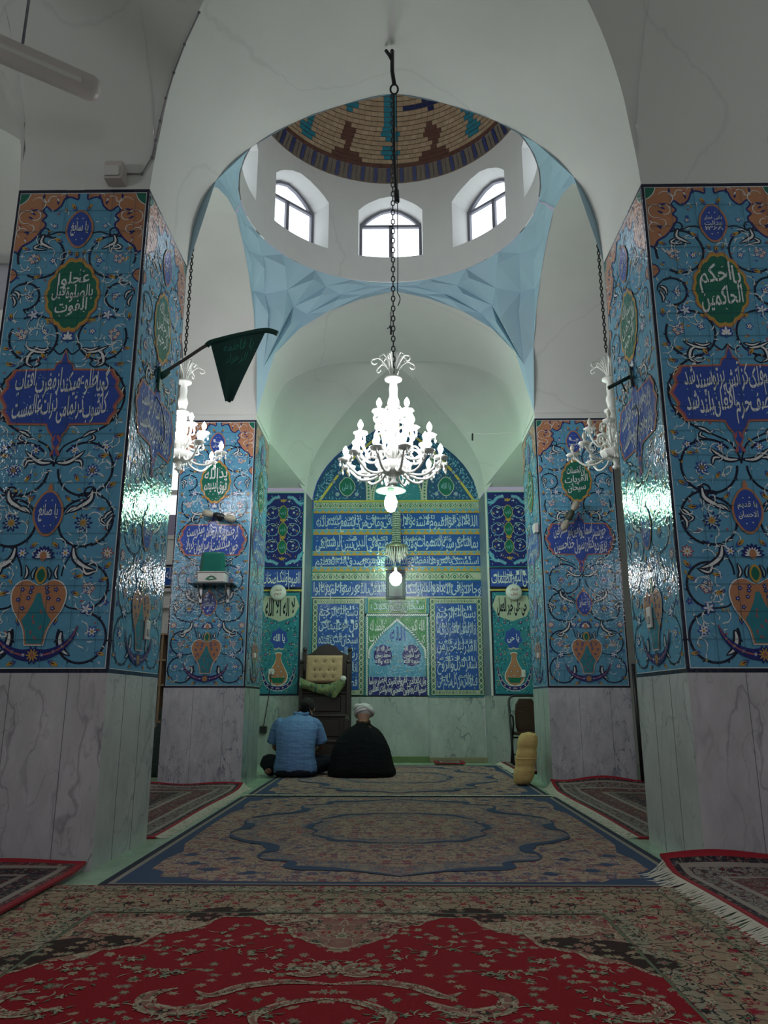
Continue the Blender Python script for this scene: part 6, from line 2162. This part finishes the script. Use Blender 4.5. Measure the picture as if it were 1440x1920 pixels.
mb = MB(); mb.bbox((-2.04, YQ - .075, .44), (-1.94, YQ - .016, .54), M['black'], .006)
tag(mb.build('cable_box'), 'small black cable box on the marble left of the man in blue', 'box')
t = thing('junction_box', 'white junction box at the corner of the far right pillar', 'junction box', (1.66, 8.64, 2.86), -pi / 2)
mb = MB(); mb.bbox((-.055, -.05, -.06), (.055, -.001, .05), M['offwhite'], .005); mb.build('box_body', t)
mb = MB(); mb.bbox((-.045, -.056, -.02), (.045, -.049, .04), M['offwhite'], .003); mb.build('lid', t)
for k, (lab, x, z) in enumerate((('small white latch low on the side of the far left pillar', -1.67, 1.42), ('small white latch low on the side of the far right pillar', 1.67, 1.42))):
    mb = MB(); mb.bbox((-.012, -.03, -.03), (.012, .03, .03), M['offwhite'], .004)
    tag(mb.build('wall_latch', None, (x + (.012 if x < 0 else -.012), 9.0, z)), lab, 'latch', 'small white latches')

# --- round white lamps with red lettering beside the niche
REDP = basic('red_lettering', (.38, .05, .04), .6, bmp=0)
for s, lab, t1, t2 in ((-1, 'round white wall sign with red script left of the niche, over the left strip', 'شعار', 'دوم'), (1, 'round white wall sign with red script right of the niche, over the right strip', 'شعار', 'اول')):
    t = thing('round_sign', lab, 'sign', (s * 1.83, YQ - .04, 2.545), 0, 'round signs beside the niche')
    mb = MB(); mb.lathe([(.001, 0), (.115, 0), (.125, .015), (.125, .05), (.11, .075), (.06, .085), (.001, .088)], M['offwhite'], 36, Matrix.Rotation(pi / 2, 4, 'X')); mb.build('disc', t)
    mb = MB()
    for s_, (x0, z0, x1, z1) in ((t1, (-.06, .01, .06, .06)), (t2, (-.05, -.06, .05, -.01))):
        v_, f_ = text_mesh(s_, .012); mn, mx = v_.min(0), v_.max(0); d_ = mx - mn
        mb.add([(x0 + (p[0] - mn[0]) / d_[0] * (x1 - x0), -.0895, z0 + (p[1] - mn[1]) / d_[1] * (z1 - z0)) for p in v_], f_, REDP)
    mb.build('lettering', t)

# --- twin bulb lamps on the far pillars
for loc, ang, lab in (((-2.035, YC - .03, 2.975), -.22, 'twin bulb wall lamp with a black body on the far left pillar'), ((2.0, YC - .03, 2.965), 1.05, 'slanting twin bulb wall lamp on the far right pillar')):
    t = thing('twin_lamp', lab, 'lamp', loc, 0, 'unlit twin lamps')
    T = Matrix.Translation((0, -.075, 0)) @ Matrix.Rotation(-ang, 4, 'Y')
    dk = M['black'] if ang < 0 else basic('olive_lamp_body', (.06, .07, .05), .5)
    mb = MB(); mb.tube([(-.065, 0, 0), (-.05, 0, 0), (-.045, 0, 0), (.045, 0, 0), (.05, 0, 0), (.065, 0, 0)], [.026, .026, .036, .036, .026, .026], dk, 14, True, True, T)
    mb.tube([(0, -.075, 0), (0, 0, 0)], .022, dk, 10); mb.lathe([(.001, 0), (.04, 0), (.04, .012), (.001, .012)], dk, 16, Matrix.Translation((0, 0, 0)) @ Matrix.Rotation(pi / 2, 4, 'X'))
    mb.build('lamp_body', t)
    bm_ = basic('dusty_bulb_glass', (.36, .33, .26), .5, bmp=.2)
    for s in (1, -1):
        mb = MB(); mb.tube([(s * .062, 0, 0), (s * .075, 0, 0), (s * .10, 0, 0), (s * .15, 0, 0), (s * .185, 0, 0), (s * .20, 0, 0)], [.018, .026, .040, .043, .032, .010], bm_, 14, True, True, T)
        mb.build('bulb', t)

# --- shelf with the donation box
t = thing('wall_shelf', 'dark glass shelf on two brackets on the far left pillar', 'shelf', (-2.055, YC, 2.18))
mb = MB(); mb.bbox((-.25, -.26, -.012), (.25, -.001, 0), basic('shelf_board', (.035, .05, .06), .2), .003); mb.build('shelf_board', t)
for s in (-1, 1):
    mb = MB(); mb.bbox((s * .155 - .018, -.04, -.20), (s * .155 + .018, -.001, -.013), M['steel'], .004); mb.tube([(s * .155, -.02, -.17), (s * .155, -.2, -.014)], .007, M['steel'], 8); mb.build('bracket', t)
t = thing('donation_box', 'green topped white collection box with a leaf emblem on the wall shelf', 'box', (-2.055, YC - .14, 2.181))
gm, nt, b = newmat('green_acrylic'); b.inputs['Base Color'].default_value = (.008, .13, .10, 1); b.inputs['Roughness'].default_value = .12; b.inputs['Coat Weight'].default_value = .6
mb = MB(); mb.bbox((-.155, -.11, 0), (.155, .11, .115), M['offwhite'], .012); mb.build('white_base', t)
mb = MB(); mb.bbox((-.165, -.118, .112), (.165, .118, .124), M['offwhite'], .006); mb.build('rim', t)
mb = MB(); mb.loft([[(x * w, y * w, z) for x, y in [(-.145, -.06), (-.10, -.105), (.10, -.105), (.145, -.06), (.145, .06), (.10, .105), (-.10, .105), (-.145, .06)]] for z, w in ((.124, 1), (.13, 1), (.33, .90), (.345, .86), (.35, .80))], gm, True, False)
mb.build('green_cover', t)
mb = MB()
lf = [(-.065, -.1115, .035), (-.03, -.1115, .065), (0, -.1115, .078), (.035, -.1115, .070), (.075, -.1115, .035), (.03, -.1115, .028), (-.02, -.1115, .024)]
mb.add(lf, [tuple(range(len(lf)))], basic('leaf_emblem_green', (.01, .13, .06), .5, bmp=0))
mb.add([(x * .45 + .005, y - .0006, .047 + (z - .047) * .35) for x, y, z in lf], [tuple(range(len(lf)))], M['offwhite']); mb.build('leaf_emblem', t)

# --- speaker box and its cable over the near left pillar
t = thing('emergency_lamp', 'small pinkish white lamp box on the plaster above the nearer left pillar', 'lamp', (-1.895, YA - .005, 4.31))
mb = MB(); mb.bbox((-.06, -.10, .0), (.065, -.001, .135), M['pinkwhite'], .008); mb.build('box_body', t)
mb = MB(); mb.bbox((-.048, -.118, .01), (.052, -.10, .085), M['offwhite'], .006); mb.build('lens', t)
mb = MB(); mb.tube([(-.03, -.05, .13), (-.035, -.05, .17)], .003, M['offwhite'], 5); mb.build('aerial', t)
P = [(-1.83, YA - .012, 4.41), (-1.73, YA - .012, 4.41)]
for u in range(2, 9):
    z = 4.41 + (u - 1) * .13
    x = -1.70
    for a_, b_ in zip(PROF, PROF[1:]):
        if a_[1] <= z - ZT <= b_[1]: x = -(XI * (a_[0] + (b_[0] - a_[0]) * (z - ZT - a_[1]) / (b_[1] - a_[1]))) - .022
    P.append((x, YA + front_lean(z) - .012, z))
mb = MB(); mb.tube(P, .0055, basic('grey_cable', (.28, .25, .27), .6, bmp=0), 6)
for p in P[1:]: mb.ball(p, .011, M['frame'], 6)
tag(mb.build('wall_cable'), 'thin clipped cable running up the edge of the front arch', 'cable')

# --- round-ended tube fixture top left
t = thing('tube_fixture', 'unlit pinkish white tube light fixture high on the left', 'lamp', (-1.845, 3.93, 4.60), atan2(-.36, -.50))
mb = MB(); mb.tube([(0, 0, 0), (.03, 0, 0), (.05, 0, 0), (1.4, 0, 0), (1.42, 0, 0), (1.45, 0, 0)], [.055, .072, .076, .076, .072, .055], M['pinkwhite'], 24); mb.build('casing', t)
mb = MB(); mb.bbox((.12, .055, -.045), (1.25, .075, -.02), M['offwhite'], .004); mb.build('seam_strip', t)
for x in (.45, 1.15):
    mb = MB(); mb.tube([(x, 0, .06), (x, 0, 1.42)], .008, M['frame'], 6); mb.build('hanging_rod', t)

# --- cord and hook hanging from the front arch
mb = MB(); bx, by = -.012, 4.93
mb.tube([(bx - .05, by, 5.90), (bx - .02, by, 5.85), (bx, by, 5.80)], .014, M['iron'], 6)
mb.tube([(bx + .0, by, 5.90), (bx, by, 5.70), (bx + .015, by, 5.58)], .016, M['iron'], 6)
mb.tube([(bx + .015 + .03 * cos(w), by, 5.53 + .045 * sin(w)) for w in [2 * pi * k / 12 for k in range(13)]], .008, M['iron'], 6, False)
tag(mb.build('ceiling_hook'), 'dark iron hook with knotted cord at the crown of the front arch', 'hook')
mb = MB(); mb.tube(crom([(bx + .01, by, 5.48), (bx + .012, by, 5.0), (bx + .02, by, 4.72), (bx + .03, by, 4.60)], 6), .011, M['iron'], 7)
mb.tube([(bx + .028, by, 4.62), (bx + .032, by, 4.52)], .02, M['iron'], 8); 
tag(mb.build('pull_cord'), 'thick dark cord with a knotted end hanging from the front arch', 'cord')
mb = MB(); mb.tube(crom([(.02, 6.96, 8.6), (.03, 6.96, 7.0), (.035, 6.96, 5.4), (.03, 6.96, 4.95)], 6), .005, M['iron'], 5); mb.tube(crom([(.03, 6.96, 4.95), (.055, 6.96, 4.88), (.035, 6.96, 4.80)], 4), .005, M['iron'], 5)
tag(mb.build('thin_cord'), 'thin dark cord beside the long chandelier chain', 'cord')
mb = MB()
mb.tube([(-.06, 8.9, 5.60), (-.045, 8.88, 5.54), (-.05, 8.88, 5.47)], .014, M['iron'], 6); mb.tube([(-.10, 8.9, 5.56), (-.05, 8.88, 5.58), (.0, 8.9, 5.60)], .006, M['iron'], 5); mb.tube([(-.05, 9.0, 5.86), (-.05, 8.9, 5.55)], .006, M['iron'], 5)
tag(mb.build('ceiling_hook'), 'short iron hook under the crown of the back arch', 'hook')
mb = MB(); mb.tube(crom([(.30, 10.3, 5.50), (.55, 10.1, 4.97), (.90, 9.9, 4.58), (1.10, 9.8, 4.45), (1.62, 9.55, 4.38)], 8), .004, M['offwhite'], 5)
mb.tube([(1.06, 9.82, 4.46), (1.055, 9.82, 4.36)], .012, M['iron'], 6)
tag(mb.build('sagging_wire'), 'thin pale wire sagging across the plaster right of the chandelier', 'wire')

# --- minbar
WD = basic('dark_wood', (.022, .013, .010), .4, var=.35, scale=5, bmp=.15)
t = thing('pulpit', 'dark brown wooden pulpit with steps and a high crowned back left of the niche', 'pulpit', (-1.045, 11.25, .016))
mb = MB()
for k, (y0, y1, h) in enumerate(((-.35, .50, .36), (-.10, .50, .70), (.14, .50, 1.02))):
    mb.bbox((-.335, y0, 0), (.335, y1, h - .03), WD, .006); mb.bbox((-.35, y0 - .02, h - .03), (.35, y1, h), WD, .008)
mb.build('stepped_body', t)
for k, (y, z0, z1) in enumerate(((-.35, .06, .30), (-.10, .40, .64), (.14, .74, .96))):
    mb = MB(); mb.bbox((-.24, y - .012, z0), (.24, y - .0005, z1), WD, .008); mb.build('riser_panel', t)
mb = MB()
for x in (-.345, .345):
    for y, h in ((-.32, .66), (.10, 1.42), (.46, 1.62)):
        mb.bbox((x - .028, y - .028, 0), (x + .028, y + .028, h), WD, .008); mb.ball((x, y, h + (.03 if h > 1 else -.01)), .034 if h > 1 else .02, WD, 10)
    mb.bbox((x - .018, -.30, .62), (x + .018, .12, .68), WD, .006); mb.bbox((x - .018, .10, 1.28), (x + .018, .46, 1.34), WD, .006)
    mb.bbox((x - .012, .12, .70), (x + .012, .46, 1.28), WD, .004)
mb.build('side_rails', t)
mb = MB()
out = [(-.34, 1.0), (-.34, 1.56), (-.27, 1.585), (-.20, 1.62), (-.13, 1.70), (0, 1.735), (.13, 1.70), (.20, 1.62), (.27, 1.585), (.34, 1.56), (.34, 1.0)]
mb.loft([[(x, .44, z) for x, z in out], [(x, .49, z) for x, z in out]], WD, True, False); mb.build('backrest', t)
TAN = cloth('tan_upholstery', (.44, .29, .175), .8, None, .25, 10)
t = thing('seat_cushion', 'tan buttoned cushion standing upright on the pulpit seat', 'cushion', (-1.05, 11.30, 1.36))
mb = MB()
K1, K2 = 30, 24; V = []; BT = [(-.13, .10), (0, .10), (.13, .10), (-.14, -.02), (-.06, -.02), (.07, -.02), (.15, -.02), (-.13, -.12), (0, -.12), (.13, -.12)]
for side in (0, 1):
    for j in range(K2 + 1):
        for i in range(K1 + 1):
            u, v = i / K1 * 2 - 1, j / K2 * 2 - 1
            x, z = u * .265, v * .20
            e = (1 - abs(u) ** 5) * (1 - abs(v) ** 5)
            d = .055 * max(0, e) ** .35 - sum(.028 * math.exp(-((x - bx_) ** 2 + (z - bz_) ** 2) / .0006) for bx_, bz_ in BT) * (1 - side)
            V.append((x, (-d if side == 0 else d * .8), z))
F = []
for side in (0, 1):
    o_ = side * (K1 + 1) * (K2 + 1)
    for j in range(K2):
        for i in range(K1):
            f = (o_ + j * (K1 + 1) + i, o_ + j * (K1 + 1) + i + 1, o_ + (j + 1) * (K1 + 1) + i + 1, o_ + (j + 1) * (K1 + 1) + i)
            F.append(f if side == 0 else tuple(reversed(f)))
mb.add(V, F, TAN, True, Matrix.Rotation(-.12, 4, 'X')); mb.build('cushion_pad', t)
bt = MB()
for bx_, bz_ in BT: bt.ball((bx_, -.035, bz_), .010, basic('dark_button', (.05, .03, .02), .5, bmp=0), 6, Matrix.Rotation(-.12, 4, 'X'))
bt.build('buttons', t)
# floral cloth sliding off the seat
fm = floral('green_floral_cloth', (.16, .19, .09), [(.02, .08, .09), (.30, .33, .25), (.03, .10, .05), (.20, .22, .08)], 16, .1, .42, True, None, 0, .2, 34, .03, 11.0)
mb = MB(); K = 22; V = []
for j in range(K + 1):
    for i in range(K + 1):
        u, v = i / K, j / K
        x = -.34 + .66 * u
        z = .14 - .26 * v * (.55 + .75 * u if u < .78 else 1.135 - (u - .78) * 3.2) - .10 * sin(pi * u) * (1 - v)
        y = -.09 - .035 * sin(pi * v) + .014 * sin(14 * u + 5 * v)
        V.append((x, y, z))
mb.add(V, [(j * (K + 1) + i, j * (K + 1) + i + 1, (j + 1) * (K + 1) + i + 1, (j + 1) * (K + 1) + i) for j in range(K) for i in range(K)], fm, True)
mb.ball((.29, -.10, .12), .045, M['offwhite'], 10, None, (1, .6, .9))
tag(mb.build('draped_cloth', None, (-1.05, 11.26, 1.10)), 'green floral cloth draped below the tan cushion on the pulpit', 'cloth')

# --- yellow bolster against the far right pillar
YL = cloth('yellow_velvet', (.60, .42, .17), .8, None, .3, 16)
t = thing('bolster_cushion', 'yellow tufted bolster standing against the far right pillar', 'cushion', (1.44, 8.78, .012))
mb = MB(); rings = []
n = 40
for j in range(33):
    v = j / 32; z = .56 * v
    e = (1 - abs(2 * v - 1) ** 6) ** .35
    pinch = 1 - .10 * math.exp(-((v - .36) / .05) ** 2) - .10 * math.exp(-((v - .68) / .05) ** 2)
    lean = -.07 + .10 * v ** .8
    r = []
    for k in range(n):
        a_ = 2 * pi * k / n; c, s = cos(a_), sin(a_)
        tuft = 1 - (.12 * math.exp(-((a_ - 4.2) / .25) ** 2) * math.exp(-((v - .5) / .30) ** 2)) - .03 * abs(sin(5 * a_))
        r.append((lean + .115 * e * pinch * tuft * (abs(c) ** .8) * (1 if c > 0 else -1), .13 * e * pinch * tuft * (abs(s) ** .8) * (1 if s > 0 else -1), z))
    rings.append(r)
mb.loft(rings, YL, True, True); mb.build('bolster_body', t)
mb = MB(); mb.tube([(x, y, z) for x, y, z in [rings[16][k] for k in range(n)] + [rings[16][0]]], .006, YL, 6, False); mb.build('piping', t)

# --- folding chair by the niche
t = thing('folding_chair', 'dark metal folding chair with a brown padded back, right of the niche', 'chair', (1.86, 11.28, .040))
ir = M['black']; pad = cloth('brown_pad', (.05, .028, .02), .6, None, .2, 6)
for s in (-1, 1):
    pass
mb = MB()
P = [(-.23, -.20, 0), (-.235, -.10, .45), (-.235, .02, .86)] + [(-.235 + .08 * (1 - cos(w)), .03, .86 + .08 * sin(w)) for w in (.5, 1.0, 1.57)]
P += [(.235 - .08 * (1 - cos(w)), .03, .86 + .08 * sin(w)) for w in (1.57, 1.0, .5)] + [(.235, .02, .86), (.235, -.10, .45), (.23, -.20, 0)]
mb.tube(P, .017, ir, 10); mb.build('tube_frame', t)
for s in (-1, 1):
    mb = MB(); mb.tube([(s * .20, .22, 0), (s * .20, .05, .30), (s * .20, -.12, .56), (s * .21, -.14, .66)], .014, ir, 8); mb.build('leg', t)
    mb = MB(); mb.tube([(s * .225, -.05, .66), (s * .235, -.20, .67)], .016, ir, 8); mb.build('armrest', t)
mb = MB(); o8 = [(-.12, .42), (-.15, .50), (-.155, .70), (-.14, .82), (-.09, .90), (.09, .90), (.14, .82), (.155, .70), (.15, .50), (.12, .42)]
mb.loft([[(x * w, y, .64 + (z - .64) * w) for x, z in o8] for y, w in ((-.035, .93), (-.02, 1), (.02, 1), (.035, .93))], pad, True, False); mb.build('backrest', t)
mb = MB(); mb.bbox((-.19, -.22, .40), (.19, .08, .44), pad, .012); mb.build('seat', t)
mb = MB(); mb.tube([(-.235, .0, .36), (.235, .0, .36)], .012, ir, 8); mb.tube([(-.2, .16, .12), (.2, .16, .12)], .010, ir, 8); mb.build('stretcher', t)

# --- left aisle: high window, frieze, ledges, shelves, books, boxes (seen between the two left pillars)
YL_ = YQ - .02
mb = MB()
ap, nt, b = newmat('bright_window_pane'); b.inputs['Emission Color'].default_value = (.80, .90, 1, 1); b.inputs['Emission Strength'].default_value = 1.1; b.inputs['Base Color'].default_value = (.6, .65, .7, 1)
mb.box((-4.2, YL_ - .05, 3.45), (-3.16, YL_ - .045, 5.2), ap)
w9 = struct(mb.build('window_9'))
mb = MB()
for x in (-4.24, -3.12): mb.box((x, YL_ - .09, 3.4), (x + .07, YL_ - .0, 5.25), M['offwhite'])
mb.box((-4.24, YL_ - .09, 3.40), (-3.05, YL_, 3.46), M['offwhite']); mb.box((-4.24, YL_ - .10, 4.12), (-3.05, YL_ - .03, 4.20), M['offwhite'])
mb.build('window_frame', w9)
mb = MB(); mb.box((-4.2, YL_ - .055, 3.46), (-3.16, YL_ - .051, 3.80), basic('lilac_curtain', (.30, .27, .38), .8)); mb.build('curtain_strip', w9)
t = thing('inscription_frieze', 'blue inscription frieze high on the wall of the left aisle', 'frieze', (-3.4, YL_ - .01, 0)); t['kind'] = 'thing'
a = Art(); a.rect(-.9, 2.62, .85, 3.0, 'navy', 1); a.rect(-.9, 2.66, .85, 2.96, 'ultra', 2); a.rect(-.9, 2.655, .85, 2.67, 'cream', 3); a.rect(-.9, 2.95, .85, 2.965, 'cream', 3)
a.text('بسم الله الرحمن الرحیم', -.8, 2.68, .10, 2.94, 'white', 6, .02); a.text('تبارک الذی', .14, 2.68, .8, 2.94, 'white', 6, .02)
a.build('script_band', t)
for i, z in enumerate((2.56, 2.30)):
    mb = MB(); mb.bbox((-4.5, YL_ - .10, z), (-2.62, YL_, z + .05), M['offwhite'], .01); struct(mb.build('trim_%d' % (i + 1)))
t = thing('bookcase', 'light wooden bookcase standing at the wall of the left aisle', 'bookcase', (-3.35, YQ - .33, 0))
LW = basic('light_wood', (.30, .20, .12), .5, var=.2, scale=4, bmp=.1)
mb = MB()
for x in (-.75, -.12, .42, .70): mb.box((x - .014, -.13, .62), (x + .014, .15, 1.86), LW)
mb.build('uprights', t)
for z in (.60, 1.12, 1.48, 1.86):
    mb = MB(); mb.box((-.76, -.14, z), (.71, .15, z + .025), LW); mb.build('shelf_board', t)
mb = MB(); mb.box((-.75, .13, .62), (.70, .15, 1.86), basic('shelf_back', (.20, .20, .16), .6)); mb.build('back_panel', t)
mb = MB(); mb.box((-.76, -.12, 0), (.71, .15, .60), M['marble_d']); mb.build('plinth', t)
rnd = random.Random(3)
def stack(n, x, z0, w, kind, labs, grp, cat, cols, h):
    z = z0
    for i in range(n):
        mb = MB(); hh = h * rnd.uniform(.8, 1.2); dx = rnd.uniform(-.012, .012)
        mb.bbox((x - w / 2 + dx, YQ - .46, z), (x + w / 2 + dx, YQ - .24, z + hh), basic(kind + '_cover', cols[i % len(cols)], .6, bmp=0), .003)
        tag(mb.build(kind), labs % ('topmost', 'second from the top', 'third from the top', 'fourth from the top', 'fifth from the top', 'sixth from the top', 'lowest')[min(6, n - 1 - i)] if n > 1 else labs, cat, grp)
        z += hh + .001
stack(7, -3.14, .626, .34, 'book', '%s of the white books stacked low in the left aisle bookcase', 'white books stacked in the bookcase', 'book', [(.50, .49, .45), (.42, .41, .37)], .066)
mb = MB(); mb.bbox((-3.30, YQ - .46, 1.146), (-3.08, YQ - .25, 1.30), M['offwhite'], .006); tag(mb.build('storage_box'), 'white box on the middle shelf of the left aisle bookcase', 'box')
mb = MB()
for k in range(3): mb.ball((-3.28 + k * .09, YQ - .36, 1.549 + .001 * k), .06, cloth('grey_bundle', (.10, .12, .14), .8), 10, None, (1.4, 1, .6))
tag(mb.build('cloth_bundle'), 'grey cloth bundle lying on the upper shelf of the left aisle bookcase', 'cloth')
mb = MB(); mb.bbox((-3.40, YQ - .44, 1.886), (-3.12, YQ - .26, 1.93), BR['brown'], .006); mb.bbox((-3.32, YQ - .42, 1.931), (-3.2, YQ - .3, 1.97), WD, .006)
tag(mb.build('book_pile'), 'small brown books lying on top of the left aisle bookcase', 'books')

# --- right aisle glimpsed between the right pillars: white door frame and dark pole
mb = MB(); mb.bbox((3.34, YQ - .08, 0), (3.50, YQ - .001, 4.8), M['offwhite'], .008); struct(mb.build('door_1'))
mb = MB(); mb.tube([(2.598, 8.50, 1.30), (2.602, 8.49, .02)], .020, M['black'], 8)
tag(mb.build('dark_pole'), 'thin black pole leaning beside the far right pillar', 'pole')
